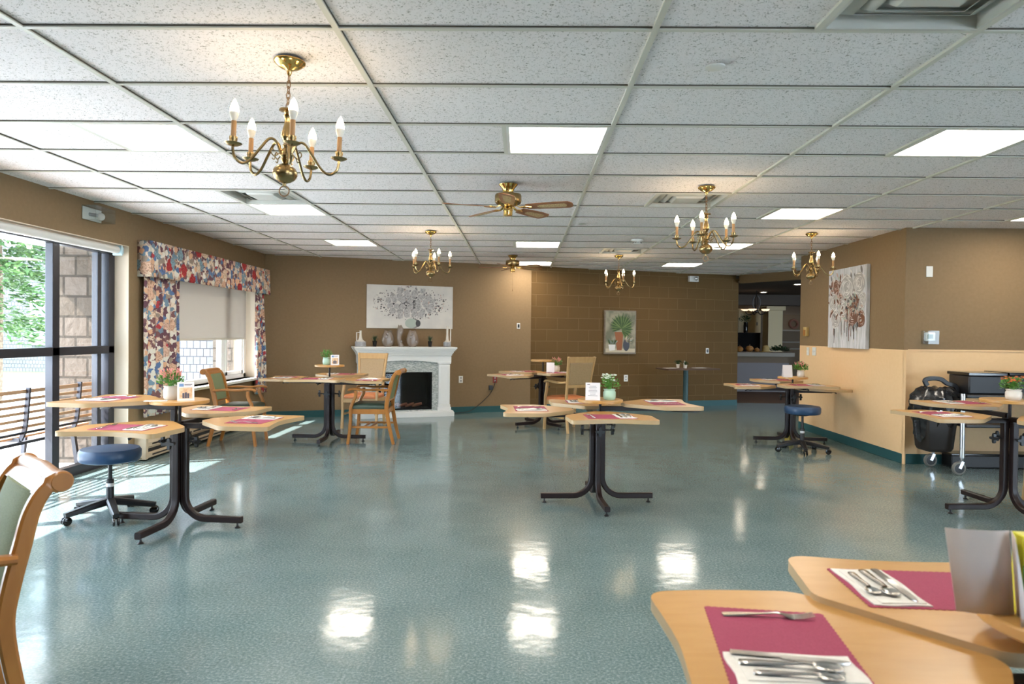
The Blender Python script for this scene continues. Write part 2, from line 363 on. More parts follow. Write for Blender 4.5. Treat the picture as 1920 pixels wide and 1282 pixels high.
b = MB(); b.box(-4.3, 3.9, -4.6, -4.45, 0, 2.75); b.box(6.9, 8.6, -4.6, -4.45, 0, 2.75); b.box(3.9, 6.9, -4.6, -4.45, 2.15, 2.75); b.box(3.9, 6.9, -4.6, -4.45, 0, .35); struct(b.build('wall_front', m_tan))
w3 = struct(thing('window_added_front', '', '')); del w3['label']; del w3['category']  # unseen window, added so more daylight reaches the ceiling
b = MB()
for x in (3.9, 5.3, 6.84): b.box(x, x + .06, -4.57, -4.49, .35, 2.15)
b.box(3.9, 6.9, -4.57, -4.49, .35, .41); b.box(3.9, 6.9, -4.57, -4.49, 2.09, 2.15); b.build('window_frame', m_frame, w3)
b = MB(); b.box(3.9, 6.9, -4.532, -4.528, .35, 2.15); b.build('pane', m_glass, w3); b = MB(); b.box(8.35, 8.5, -4.6, -2.5, 0, 2.75); b.box(8.35, 8.5, 1.6, 7.6, 0, 2.75); b.box(8.35, 8.5, -2.5, 1.6, 2.15, 2.75); b.box(8.35, 8.5, -2.5, 1.6, 0, .3); struct(b.build('wall_right_near', m_tan))
w4 = struct(thing('window_added_right', '', '')); del w4['label']; del w4['category']  # second added window out of view, brightens the right of the ceiling
b = MB()
for y in (-2.5, -1.16, .2, 1.54): b.box(8.40, 8.46, y, y + .06, .3, 2.15)
b.box(8.40, 8.46, -2.5, 1.6, .3, .36); b.box(8.40, 8.46, -2.5, 1.6, 2.09, 2.15); b.build('window_frame', m_frame, w4)
b = MB(); b.box(8.428, 8.432, -2.5, 1.6, .3, 2.15); b.build('pane', m_glass, w4)
m_jamb = mat('jamb_cream', (.74, .62, .48), .5)
b = MB(); b.box(FXJ := -4.08, WX, O1[1] - .006, O1[1], 0, O1[3]); b.box(-4.08, WX, O1[0], O1[1], O1[3] - .006, O1[3]); struct(b.build('trim_jamb_patio', m_jamb))
b = MB(); b.box(-4.08, WX, O2[1] - .006, O2[1], O2[2], O2[3]); b.box(-4.08, WX, O2[0], O2[0] + .006, O2[2], O2[3]); struct(b.build('trim_jamb_window', m_jamb))
# base coves and trims
def bb(name, x0, x1, y0, y1, **k): return struct(bx(name, m_teal, x0, x1, y0, y1, 0, .105, bevel=.003, **k))
bb('baseboard_left', WX, WX + .008, 6.87, 10.52)
b = MB(); b.box(0, 1.32, -.008, 0, 0, .105); b.box(2.9, 4.365, -.008, 0, 0, .105); b.box(4.365, 8.66, .027, .035, 0, .105); struct(b.build('baseboard_back', m_teal, loc=(W1[0], W1[1], 0), rotz=A1))
bb('baseboard_right', PX - .008, PX, 7.43, 10.2); bb('baseboard_right_far', PX + .03, 8.4, 7.422, 7.43)
b = MB(); b.box(PX - .006, PX, 7.38, 7.46, 0, 1.215); b.box(PX - .006, PX + .04, 7.424, 7.43, 0, 1.215); struct(b.build('trim_corner', m_cream))
struct(bx('trim_chair_rail', m_cream, PX + .04, 8.4, 7.424, 7.43, 1.205, 1.222))
# bulkhead over the opening and the hall beyond
b = MB(); P = Vector((4.18, 13.42)); Q = Vector((6.6, 9.95)); nn = Vector((.82, .57)) * .12
b.prism([tuple(P), tuple(Q), tuple(Q + nn), tuple(P + nn)], 2.358, 2.75); struct(b.build('trim_bulkhead', m_tan))
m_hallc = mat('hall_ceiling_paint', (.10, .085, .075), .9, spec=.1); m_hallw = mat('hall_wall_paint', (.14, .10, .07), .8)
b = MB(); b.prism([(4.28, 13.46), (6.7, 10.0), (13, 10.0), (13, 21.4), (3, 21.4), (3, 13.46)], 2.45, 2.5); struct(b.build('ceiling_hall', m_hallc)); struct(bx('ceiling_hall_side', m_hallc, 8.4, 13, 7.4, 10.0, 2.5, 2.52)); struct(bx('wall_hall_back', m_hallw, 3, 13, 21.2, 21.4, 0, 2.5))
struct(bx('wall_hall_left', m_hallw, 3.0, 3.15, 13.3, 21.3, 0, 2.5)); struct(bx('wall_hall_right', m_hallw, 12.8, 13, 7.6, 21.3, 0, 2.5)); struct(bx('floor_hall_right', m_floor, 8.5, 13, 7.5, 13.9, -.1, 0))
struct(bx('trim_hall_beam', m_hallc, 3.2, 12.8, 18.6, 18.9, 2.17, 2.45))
# windows
b = MB(); FX = -4.08
ys = [2.68, 3.51, 4.34, 5.17, 6.0]
win = struct(thing('window_1', '', '')); 
for k in ('label', 'category'): del win[k]
b.box(FX - .08, FX, O1[0], O1[1], 0, .09); b.box(FX - .08, FX, O1[0], O1[1], 2.09, O1[3]); b.box(FX - .08, FX, 6.77, O1[1], .09, 2.09); b.box(FX - .09, FX - .03, 6.64, 6.70, .09, 2.09)
for y in ys: b.box(FX - .07, FX, y - .045, y + .045, .09, 2.09)
b.box(FX - .07, FX, O1[0], O1[1], 1.105, 1.18)
b.build('window_frame', m_frame, win, bevel=.004)
b = MB(); b.box(FX - .042, FX - .038, O1[0], O1[1], .05, 2.12); b.build('pane', m_glass, win)
win = struct(thing('window_2', '', ''))
for k in ('label', 'category'): del win[k]
b = MB(); y0, y1, z0, z1 = O2
y0, y1, z0, z1 = O2[0], O2[1], O2[2], O2[3]
b.box(FX - .07, FX, y0, y1, z0, z0 + .06); b.box(FX - .07, FX, y0, y1, z1 - .05, z1); b.box(FX - .07, FX, y0, y0 + .06, z0, z1); b.box(FX - .07, FX, y1 - .08, y1, z0, z1)
b.box(FX - .07, FX, 9.33, 9.44, z0, z1); b.box(FX - .05, FX + .01, 9.44, 9.50, z0 + .06, z1); b.box(FX - .05, FX + .01, 9.98, 10.04, z0 + .06, z1); b.box(FX - .05, FX + .01, 9.44, 10.04, z0 + .06, z0 + .11)
b.build('window_frame', m_white, win, bevel=.004)
b = MB(); b.box(FX - .042, FX - .038, y0, y1, z0, z1); b.build('pane', m_glass, win)
bx('window_sill', m_white, -4.08, -3.85, 7.55, 10.24, .625, .66, win, .006)

# ------------------------------------------------------------------ ceiling fixtures
def cellx(c): return GX + c * TX - TX / 4
rowname = {-1: 'behind the viewpoint', 3: 'in the nearest lit row', 7: 'in the second lit row', 11: 'in the third lit row', 15: 'in the farthest lit row'}
colname = {-1: 'window side column', 1: 'centre column with the fans', 3: 'right hand column', 5: 'far right column'}
for c, r in lights:
    x, y = cellx(c), GY + (r + .5) * TY
    t_ = thing('ceiling_light', f'square flat lit ceiling panel {rowname[r]}, {colname[c]}', 'ceiling light', (x, y, CZ), 0, 'square ceiling light panels')
    h = TX / 4 - .012; k = TY / 2 - .012; b = MB()
    b.box(-h, h, -k, -k + .018, 0, .03); b.box(-h, h, k - .018, k, 0, .03); b.box(-h, -h + .018, -k + .018, k - .018, 0, .03); b.box(h - .018, h, -k + .018, k - .018, 0, .03)
    b.build('light_frame', m_whitem, t_)
    b = MB(); b.box(-h + .018, h - .018, -k + .018, k - .018, .006, .012); b.build('diffuser', m_panel, t_)
vn = {(2, 0): 'big stepped air diffuser in the ceiling nearest the viewpoint', (2, 6): 'stepped air diffuser in the ceiling behind the near right chandelier', (-1, 6): 'stepped air diffuser beside a lit panel on the window side', (2, 12): 'stepped air diffuser above the small farthest chandelier', (-2.5, 0): 'grey air grille at the top left edge of the ceiling'}
for c, r in vents:
    x, y = cellx(c), GY + (r + .5) * TY
    t_ = thing('ceiling_vent', vn[(c, r)], 'vent', (x, y, CZ), 0, 'air vents in the ceiling')
    h = TX / 4 - .012; k = TY / 2 - .012
    b = MB(); b.box(-h, h, -k, k, .060, .065)
    for sx in (-1, 1): b.box(min(sx * h, sx * (h - .012)), max(sx * h, sx * (h - .012)), -k, k, .0, .06); b.box(-h + .012, h - .012, min(sx * k, sx * (k - .012)), max(sx * k, sx * (k - .012)), .0, .06)
    b.build('housing', m_vent, t_)
    for q, (f, za, zb) in enumerate(((.90, .022, .050), (.68, .012, .040), (.46, .004, .030))):
        b = MB(); a1, a2 = f * h, f * k; g = .80
        vv = [(-a1, -a2, zb), (a1, -a2, zb), (a1, a2, zb), (-a1, a2, zb), (-a1 * g, -a2 * g, za), (a1 * g, -a2 * g, za), (a1 * g, a2 * g, za), (-a1 * g, a2 * g, za)]
        fs = [(0, 1, 5, 4), (1, 2, 6, 5), (2, 3, 7, 6), (3, 0, 4, 7)]
        if q == 2: fs.append((4, 5, 6, 7))
        b.add(vv, fs); o = b.build('louver', m_vent, t_, ang=10); sm = o.modifiers.new('thick', 'SOLIDIFY'); sm.thickness = .003
def disc(name, label, cat, x, y, r, h, m):
    b = MB(); b.lathe([(r * .9, -h), (r, -h * .7), (r, 0)], 32); return tag(b.build(name, m, loc=(x, y, CZ + .001)), label, cat)
disc('sprinkler_cover', 'round white sprinkler cover plate on the near right ceiling tile', 'cover plate', .819, 3.005, .042, .008, m_whitem)
disc('sprinkler_cover', 'small round cover plate on the ceiling right of the near fan', 'cover plate', .623, 7.307, .04, .006, m_vent)
disc('sprinkler_cover', 'small round cover plate on the ceiling left of the chandelier by the fireplace', 'cover plate', -2.35, 8.7, .05, .006, m_vent)
disc('ceiling_speaker', 'oval pale ceiling disc between the right hand chandeliers', 'cover plate', 2.55, 9.1, .07, .008, m_whitem)
sd = thing('smoke_detector', 'white round smoke detector with dark slots on the ceiling', 'smoke detector', (1.391, 8.46, CZ))
b = MB(); b.lathe([(.075, -.022), (.08, -.006), (.08, 0)], 32); b.build('mounting_ring', m_whitem, sd)
b = MB(); b.lathe([(.03, -.06), (.045, -.05), (.058, -.022)], 32); b.build('sensor_head', m_whitem, sd)
b = MB()
for i in range(14): a = 2 * PI * i / 14; b.M = Matrix.Rotation(a, 4, 'Z'); b.cbox(.053, 0, -.038, .006, .010, .012)
b.build('slots', m_black, sd)

# ------------------------------------------------------------------ chandeliers
def chandelier():
    t_ = thing('chandelier', 'x', 'chandelier', (0, 0, 0), 0, 'brass candle chandeliers')
    b = MB(); b.lathe([(.006, -.062), (.010, -.052), (.011, -.042), (.020, -.036), (.038, -.030), (.052, -.021), (.056, -.016), (.064, -.011), (.067, -.004), (.066, 0)], 32); b.build('canopy', m_brassp, t_)
    b = MB(); z = -.062
    for i in range(6):
        up_ = (0, 0, 1); pts = []
        for k in range(12):
            a = 2 * PI * k / 12; x = .008 * math.cos(a); zz = .017 * math.sin(a)
            pts.append((x, 0, z - .014 + zz) if i % 2 else (0, x, z - .014 + zz))
        b.sweep(pts, circ(.0022, 6), (0, 1, 0) if i % 2 else (1, 0, 0), closed=True); z -= .0235
    b.build('chain', m_chain, t_)
    prof = [(.006, -.205), (.034, -.207), (.036, -.213), (.014, -.219), (.010, -.226), (.017, -.236), (.011, -.246), (.012, -.27), (.022, -.31), (.024, -.325), (.014, -.342), (.010, -.352), (.016, -.362),
            (.011, -.372), (.020, -.38), (.026, -.392), (.026, -.405), (.015, -.416), (.022, -.424), (.011, -.438), (.026, -.446), (.044, -.458), (.052, -.474), (.052, -.488), (.042, -.506), (.024, -.518), (.008, -.523), (.006, -.535)]
    b = MB(); b.lathe(prof[::-1], 28); b.build('body', m_brass, t_)
    b = MB(); b.sweep([(.022 * math.cos(2 * PI * k / 20), 0, -.556 + .022 * math.sin(2 * PI * k / 20)) for k in range(20)], circ(.0026, 6), (0, 1, 0), closed=True); b.build('bottom_ring', m_chain, t_)
    for i in range(5):
        a = 2 * PI * i / 5 + R(12); Mx = Matrix.Rotation(a, 4, 'Z')
        arm = MB(); arm.M = Mx
        arm.sweep(smooth([(.022, 0, -.398), (.045, 0, -.352), (.075, 0, -.348), (.11, 0, -.393), (.15, 0, -.450), (.185, 0, -.472), (.215, 0, -.455), (.224, 0, -.425), (.224, 0, -.405)], 5), circ(.0058, 8), (0, 1, 0))
        arm.sweep(smooth([(.03, 0, -.40), (.05, 0, -.415), (.066, 0, -.40), (.06, 0, -.385), (.052, 0, -.392)], 4), circ(.0028, 6), (0, 1, 0))
        arm.sweep(smooth([(.045, 0, -.41), (.05, 0, -.43), (.06, 0, -.425)], 4), circ(.0024, 6), (0, 1, 0))
        ao = arm.build('arm', m_brass, t_)
        px, py = .224 * math.cos(a), .224 * math.sin(a)
        d = MB(); d.lathe([(.006, -.392), (.02, -.388), (.034, -.381), (.036, -.378), (.016, -.379), (.015, -.370), (.017, -.362), (.0165, -.352), (.012, -.352)], 20, (px, py, -.02)); d.build('drip_pan', m_brass, ao)
        d = MB(); d.lathe([(.010, -.362), (.0105, -.36), (.0105, -.29), (.010, -.288)], 14, (px, py, -.02)); d.build('candle', m_candle, ao)
        d = MB(); d.lathe([(.008, -.289), (.013, -.278), (.0175, -.262), (.018, -.252)], 16, (px, py, -.02)); d.build('bulb_base', m_bulbbase, ao)
        d = MB(); d.lathe([(.0178, -.252), (.0175, -.242), (.014, -.225), (.008, -.21), (.003, -.202), (.0005, -.198)], 16, (px, py, -.02)); d.build('bulb', m_bulb, ao)
    return t_
ch = chandelier(); ch.location = (-1.01, 2.97, CZ); ch.rotation_euler = (0, R(2.2), R(-5)); ch['label'] = 'largest looking brass candle chandelier, hanging nearest the viewpoint'
for x, y, rz, lb in ((1.43, 5.44, 19, 'brass candle chandelier in front of the dark block wall and doorway, second nearest'), (-1.06, 7.94, 2, 'brass candle chandelier hanging before the flower painting over the fireplace'),
                     (1.41, 10.2, -20, 'smallest looking brass candle chandelier, above the palm picture'), (3.25, 7.85, -34, 'brass candle chandelier hanging left of the rose canvas on the right wall')):
    dup(ch, (x, y, CZ), R(rz), lb)

# ------------------------------------------------------------------ ceiling fans
m_blade = wood('fan_blade_wood', (.30, .12, .045), (.24, .09, .03), .35, (2, 14, 14)); m_cane = speck('cane_webbing', (.62, .48, .26), (.34, .22, .10), 160, .6)
def fan():
    t_ = thing('ceiling_fan', 'x', 'ceiling fan', (0, 0, 0), 0, 'brass ceiling fans')
    b = MB(); b.lathe([(.042, -.062), (.043, -.05), (.05, -.03), (.07, -.008), (.074, 0)], 32); b.build('canopy', m_brassp, t_)
    b = MB(); b.lathe([(.03, -.168), (.07, -.162), (.098, -.146), (.104, -.135), (.104, -.09), (.10, -.078), (.06, -.068), (.04, -.062)], 40); b.build('motor_housing', m_brass, t_)
    b = MB(); b.lathe([(.001, -.245), (.028, -.243), (.036, -.236), (.036, -.205), (.040, -.20), (.038, -.185), (.03, -.168)], 12); b.build('switch_housing', m_brassp, t_)
    b = MB(); b.sweep([(.035, -.012, -.235), (.038, -.014, -.28)], circ(.0012, 5)); b.sweep([(-.03, -.014, -.235), (-.032, -.016, -.262)], circ(.0012, 5)); b.build('pull_chain', m_brassp, t_)
    for i in range(5):
        Mx = Matrix.Rotation(2 * PI * i / 5, 4, 'Z')
        k = MB(); k.M = Mx @ Matrix.Translation((0, 0, -.178)) @ Matrix.Rotation(R(-11), 4, 'X')
        k.prism(rpoly([(.15, -.045, .01), (.38, -.062, .01), (.49, -.058, .01), (.52, -.03, .02), (.52, .03, .02), (.49, .058, .01), (.38, .062, .01), (.15, .045, .01)], 4), -.003, .003)
        bo = k.build('blade', m_blade, t_)
        k2 = MB(); k2.M = k.M; k2.prism(rpoly([(.24, -.012, .01), (.27, -.026, .015), (.46, -.033, .015), (.475, 0, .01), (.46, .033, .015), (.27, .026, .015), (.24, .012, .01)], 4), -.0045, -.003); k2.build('cane_inset', m_cane, bo)
        k3 = MB(); k3.M = Mx; k3.sweep(smooth([(.06, 0, -.162), (.10, 0, -.182), (.14, .015, -.180), (.19, .0, -.183)], 4), rect(.02, .006), (0, 0, 1)); k3.sweep(smooth([(.10, 0, -.182), (.14, -.02, -.180), (.19, -.0, -.183)], 4), rect(.014, .006), (0, 0, 1)); k3.build('blade_bracket', m_brassp, bo)
    return t_
f1 = fan(); f1.location = (-.12, 5.4, CZ); f1.rotation_euler = (0, 0, R(-18)); f1['label'] = 'brass ceiling fan with wooden cane blades, the nearer of the two'
f2 = dup(f1, (-.15, 10.3, CZ), R(34), 'brass ceiling fan by the back wall with a long pull cord')
b = MB(); b.sweep([(0, 0, -.245), (0, 0, -.50)], circ(.0015, 5)); b.lathe([(.001, -.53), (.006, -.525), (.004, -.50), (.001, -.498)], 8); b.build('pull_cord', m_chain, f2)

# ------------------------------------------------------------------ adjustable four-wing dining tables
WING = rpoly([(.78, -.315, .06), (.735, -.13, .08), (.715, 0, .1), (.735, .13, .08), (.78, .315, .06), (.60, .315, .08), (.46, .325, .06), (.20, .075, .03), (.20, -.075, .03), (.46, -.325, .06), (.60, -.315, .08)], 6)
def star_knob(b, M_):
    b.M = M_
    b.sweep([(0, 0, 0), (.055, 0, 0)], circ(.006, 8), (0, 0, 1))
    pts = []
    for i in range(24): a = 2 * PI * i / 24; r = .028 + .012 * math.cos(4 * a); pts.append((r * math.cos(a), r * math.sin(a)))
    b.M = M_ @ Matrix.Translation((.05, 0, 0)) @ Matrix.Rotation(R(90), 4, 'Y'); b.prism(pts, 0, .020)
ALLSET = []
def table(label, x, y, yaw, wings, shelf=None, scale=.45, group='adjustable four-person dining tables', kz=.58):
    t_ = thing('dining_table', label, 'table', (x, y, 0), 0, group)
    low = min(wg['z'] for wg in wings)
    for i in range(4):
        a = R(yaw + 90 * i); Mx = Matrix.Rotation(a, 4, 'Z')
        wz = min([wg['z'] for wg in wings if wg['i'] == i] + [99]); topz = (wz if wz < 9 else low) - .05
        b = MB(); b.M = Mx; colz = min(topz, .70)
        pts = [(.042, 0, colz), (.042, 0, .205)]
        for k in range(1, 9): q = PI / 2 * k / 8; pts.append((.042 + .15 - .15 * math.cos(q), 0, .205 - .15 * math.sin(q)))
        pts.append((scale, 0, .055)); b.sweep(pts, rect(.042, .042, .006), (0, 1, 0))
        lg = b.build('leg', m_steel, t_)
        g = MB(); g.M = Mx; g.lathe([(.018, 0), (.02, .004), (.008, .014), (.006, .036)], 14, (scale - .03, 0, 0)); g.build('glide', m_black, lg)
        if wz < 9:
            k = MB(); star_knob(k, Mx @ Matrix.Translation((.062, 0, kz))); k.build('knob', m_black, lg)
    for wg in wings:
        a = R(yaw + 90 * wg['i'] + wg.get('da', 0)); dr = wg.get('dr', 0); z = wg['z']; Mx = Matrix.Rotation(a, 4, 'Z') @ Matrix.Translation((dr, 0, 0))
        b = MB()
        if 'poly' in wg: b.M = Matrix.Translation((-x, -y, 0)); b.prism(wg['poly'], z - .028, z, 1)
        else: b.M = Mx; b.prism(WING, z - .028, z, 1)
        tp = b.build('tabletop', [m_maple, m_maple_e], t_, bevel=.003)
        b = MB(); b.M = Matrix.Rotation(a, 4, 'Z'); b.box(.02, .5, -.021, .021, z - .064, z - .029)
        if z - .06 > .70: b.box(.024, .058, -.017, .017, .66, z - .03)
        b.build('support_arm', m_steel, t_, bevel=.003)
        b = MB(); b.M = Matrix.Rotation(a, 4, 'Z'); b.sweep(smooth([(.47, .03, z - .035), (.5, .035, z - .06), (.54, .03, z - .055), (.57, .02, z - .068)], 4), rect(.014, .006), (0, 1, 0)); b.build('latch', m_black, t_)
    if shelf:
        sx, sy, sz, sr = shelf
        b = MB(); b.lathe([(sr - .003, sz - .024), (sr, sz - .021), (sr, sz - .003), (sr - .003, sz)], 48, (sx, sy, 0)); b.build('centre_shelf', m_maple, t_)
        b = MB(); b.sweep([(sx, sy, .66), (sx, sy, sz - .024)], circ(.011, 12), (1, 0, 0)); b.build('shelf_post', m_steel, t_)
    for wg in wings:
        if wg.get('desc'): ALLSET.append((x, y, yaw, wg, wg['desc']))
    return t_
D = {}
table('four-wing dining table with dark steel legs beside the patio windows', -2.345, 4.71, -5, [
    dict(i=2, z=.862, dr=-.02, desc='raised window-side leaf of the patio-window table'), dict(i=3, z=.747, desc='near leaf of the patio-window table'),
    dict(i=1, z=.745, desc='far leaf of the patio-window table'), dict(i=0, z=.737, desc='right leaf of the patio-window table')], (0, 0, .866, .188))
table('four-wing dining table in front of the fireplace', -2.36, 8.46, 0, [
    dict(i=2, z=.772, desc='left leaf of the fireplace table'), dict(i=3, z=.80, desc='near leaf of the fireplace table'),
    dict(i=1, z=.79, desc='far leaf of the fireplace table'), dict(i=0, z=.757, dr=-.06, desc='right leaf of the fireplace table')], (0, 0, .935, .178))
table('four-wing dining table standing alone in the middle of the floor', .612, 5.54, 4, [
    dict(i=3, z=.747, dr=-.04, desc='near leaf of the middle table'), dict(i=2, z=.747, desc='left leaf of the middle table'),
    dict(i=1, z=.75, desc='far leaf of the middle table'), dict(i=0, z=.80, desc='right leaf of the middle table')], (.02, 0, .828, .18))
table('four-wing dining table at the back, behind the blond high-backed chair', .31, 10.06, 32, [
    dict(i=2, z=.757, desc='near left leaf of the farthest table'), dict(i=1, z=.767, desc='far left leaf of the farthest table'),
    dict(i=3, z=.80, dr=-.14, desc='chair-side leaf of the farthest table')], (0, 0, .965, .178))
table('four-wing dining table against the right wall under the rose canvas', 3.40, 8.77, -3, [
    dict(i=2, z=.722, desc='left leaf of the rose-canvas table'), dict(i=1, z=.76, desc='far leaf of the rose-canvas table'),
    dict(i=3, z=.77, desc='near leaf of the rose-canvas table'), dict(i=0, z=.70, dr=-.13, desc=None)], (0.02, 0, .836, .18))
table('four-wing dining table at the right edge beside the wheeled bin', 3.76, 5.37, 4, [
    dict(i=2, z=.762, desc='lower left leaf of the table beside the bin'), dict(i=1, z=.80, desc='upper far leaf of the table beside the bin'),
    dict(i=3, z=.775, desc=None), dict(i=0, z=.76, desc=None)], (0, 0, .88, .20), .49)
P1 = rpoly([(.288, .96, .05), (.298, 1.15, .08), (.322, 1.36, .12), (.316, 1.50, .08), (.303, 1.655, .06), (.46, 1.672, .05), (.665, 1.672, .05), (.935, 1.32, .05), (.86, 1.20, .05), (.67, .95, .05), (.46, .925, .05)], 6)
P2 = rpoly([(.70, 1.73, .04), (.725, 1.905, .07), (.94, 1.858, .12), (1.25, 1.858, .12), (1.48, 1.905, .07), (1.51, 1.62, .06), (1.25, 1.325, .05), (.93, 1.325, .03), (.683, 1.61, .03)], 6)[::-1]
table('honey-topped four-wing dining table in the near right corner', 1.12, 1.32, 0, [
    dict(i=2, z=.732, poly=P1, desc=None), dict(i=1, z=.747, poly=P2, desc=None), dict(i=3, z=.74, dr=.02, desc=None), dict(i=0, z=.75, dr=.02, desc=None)], (-.01, .01, .817, .205))

# ------------------------------------------------------------------ place settings
def scallop(w, h, n1, n2, amp):
    pts = []
    def side(ax, ay, bx_, by, n):
        for i in range(n * 4):
            t_ = i / (n * 4); f = abs(math.sin(PI * t_ * n)) * amp; dx, dy = bx_ - ax, by - ay; L_ = math.hypot(dx, dy)
            pts.append((ax + dx * t_ + dy / L_ * f, ay + dy * t_ - dx / L_ * f))
    side(-w / 2, -h / 2, w / 2, -h / 2, n1); side(w / 2, -h / 2, w / 2, h / 2, n2); side(w / 2, h / 2, -w / 2, h / 2, n1); side(-w / 2, h / 2, -w / 2, -h / 2, n2); return pts
def mk_mat(): b = MB(); b.prism(scallop(.25, .355, 17, 24, .003), 0, .0012); return b.build('placemat', m_mat)
def mk_napkin():
    b = MB(); nx, ny = 12, 6; vv = []
    for j in range(ny + 1):
        for i in range(nx + 1):
            u = i / nx; q = j / ny; e = .002 * math.sin(9 * u + 2 * q) * math.sin(5 * q + u)
            vv.append(((u - .5) * .235 + .003 * math.sin(7 * q), (q - .5) * .125 + .003 * math.sin(8 * u), .0028 + e * .35))
    n_ = len(vv); vv += [(x_, y_, 0) for x_, y_, z_ in vv]; ff = []
    W_ = nx + 1
    for j in range(ny):
        for i in range(nx): a = j * W_ + i; ff.append((a, a + 1, a + 1 + W_, a + W_)); ff.append((n_ + a, n_ + a + W_, n_ + a + 1 + W_, n_ + a + 1))
    ed = [i for i in range(W_)] + [j * W_ + nx for j in range(1, ny + 1)] + [ny * W_ + i for i in range(nx - 1, -1, -1)] + [j * W_ for j in range(ny - 1, 0, -1)]
    for k in range(len(ed)): a, c = ed[k], ed[(k + 1) % len(ed)]; ff.append((c, a, n_ + a, n_ + c))
    b.add(vv, ff); b.M = Matrix.Translation((0, .004, .0032)) @ Matrix.Rotation(R(2), 4, 'Z'); b.box(-.11, .10, -.055, .045, 0, .0018)
    return b.build('napkin', m_napkin)
def ribbon(b, prof, th=.0018):      # prof: (x, halfwidth, z)
    vv = []; ff = []
    for x_, hw, z_ in prof: vv += [(x_, -hw, z_), (x_, hw, z_), (x_, hw * .9, z_ + th), (x_, -hw * .9, z_ + th)]
    k = len(prof)
    for i in range(k - 1):
        for q in range(4): ff.append((i * 4 + q, i * 4 + (q + 1) % 4, i * 4 + 4 + (q + 1) % 4, i * 4 + 4 + q))
    ff += [(3, 2, 1, 0), tuple((k - 1) * 4 + q for q in range(4))]; b.add(vv, ff)
HANDLE = [(.095, .003, .001), (.093, .009, .001), (.08, .0095, .002), (.05, .007, .004), (.01, .0042, .006), (-.02, .0035, .009)]
def mk_fork():
    b = MB(); ribbon(b, HANDLE + [(-.035, .006, .007), (-.045, .0115, .004), (-.058, .0125, .002)])
    for i in range(4):
        c = -.0105 + i * .007
        o_ = MB(); ribbon(o_, [(-.057, .0022, .002), (-.075, .0018, .003), (-.10, .0012, .009)]); b.add([(p[0], p[1] + c, p[2]) for p in o_.v], o_.f)
    return b.build('fork', m_cutlery)
def mk_spoon(s=1):
    b = MB(); ribbon(b, HANDLE + [(-.035, .005, .008)])
    n_ = 16; vv = []; ff = []
    for j in range(5):
        f = 1 - j / 4.0
        for i in range(n_): a = 2 * PI * i / n_; vv.append((-.060 + .028 * f * math.cos(a), .019 * f * math.sin(a) * (1 - .15 * math.cos(a)), .0015 + .0065 * f * f))
    for j in range(4):
        for i in range(n_): ff.append((j * n_ + i, j * n_ + (i + 1) % n_, (j + 1) * n_ + (i + 1) % n_, (j + 1) * n_ + i))
    b.add(vv, ff); o = b.build('spoon', m_cutlery, ang=80); sm = o.modifiers.new('thick', 'SOLIDIFY'); sm.thickness = .001; return o
def mk_knife():
    b = MB(); ribbon(b, [(.11, .004, .001), (.108, .0095, .001), (.05, .0085, .002), (.02, .0065, .002), (.015, .009, .001), (-.05, .0105, .001), (-.09, .008, .001), (-.105, .002, .001)], .0022); return b.build('knife', m_cutlery)
protos = dict(placemat=mk_mat(), napkin=mk_napkin(), fork=mk_fork(), spoon=mk_spoon(), knife=mk_knife())
usedp = set()
def put(kind, label, cat, group, x, y, z, rz, sc=1):
    p = protos[kind]
    if kind in usedp: o = p.copy(); scn.collection.objects.link(o)
    else: o = p; usedp.add(kind)
    o.location = (x, y, z); o.rotation_euler = (0, 0, rz); o.scale = (sc, sc, sc); tag(o, label, cat, group); return o
def setting(cx, cy, z, ang, desc, jit=0, skip=()):
    rnd = random.Random(int(cx * 1000 + cy * 77))
    ca, sa_ = math.cos(ang), math.sin(ang)
    def w(u, v_): return cx + u * ca - v_ * sa_, cy + u * sa_ + v_ * ca
    put('placemat', f'burgundy scalloped placemat on {desc}', 'placemat', 'burgundy placemats', *w(0, 0), z + .0004, ang)
    x_, y_ = w(.0, .105); put('napkin', f'folded white napkin on {desc}', 'napkin', 'white napkins', x_, y_, z + .0018, ang + R(rnd.uniform(-5, 5)))
    if 'fork' not in skip: x_, y_ = w(.0, -.14); put('fork', f'steel fork on {desc}', 'fork', 'steel forks', x_, y_, z + .0018, ang + R(rnd.uniform(-6, 6)))
    zz = z + .0072
    x_, y_ = w(.0, .068); put('knife', f'steel knife on the napkin, {desc}', 'knife', 'steel knives', x_, y_, zz, ang + R(rnd.uniform(-4, 4)))
    x_, y_ = w(.005, .104); put('spoon', f'large spoon beside the knife, {desc}', 'spoon', 'steel spoons', x_, y_, zz, ang + R(rnd.uniform(-3, 3)))
    x_, y_ = w(-.0, .140); put('spoon', f'teaspoon at napkin edge, {desc}', 'spoon', 'steel spoons', x_, y_, zz, ang + R(rnd.uniform(-3, 3)), .85)
for x, y, yaw, wg, desc in ALLSET:
    a = R(yaw + 90 * wg['i']); r = .54 + wg.get('dr', 0); setting(x + r * math.cos(a), y + r * math.sin(a), wg['z'], a, desc)
# the nearest table's two settings
setting(.522, 1.372, .732, R(172.5), 'nearest leaf of the near right table')
setting(.965, 1.655, .747, R(87), 'farther leaf of the near right table', skip=('fork',))

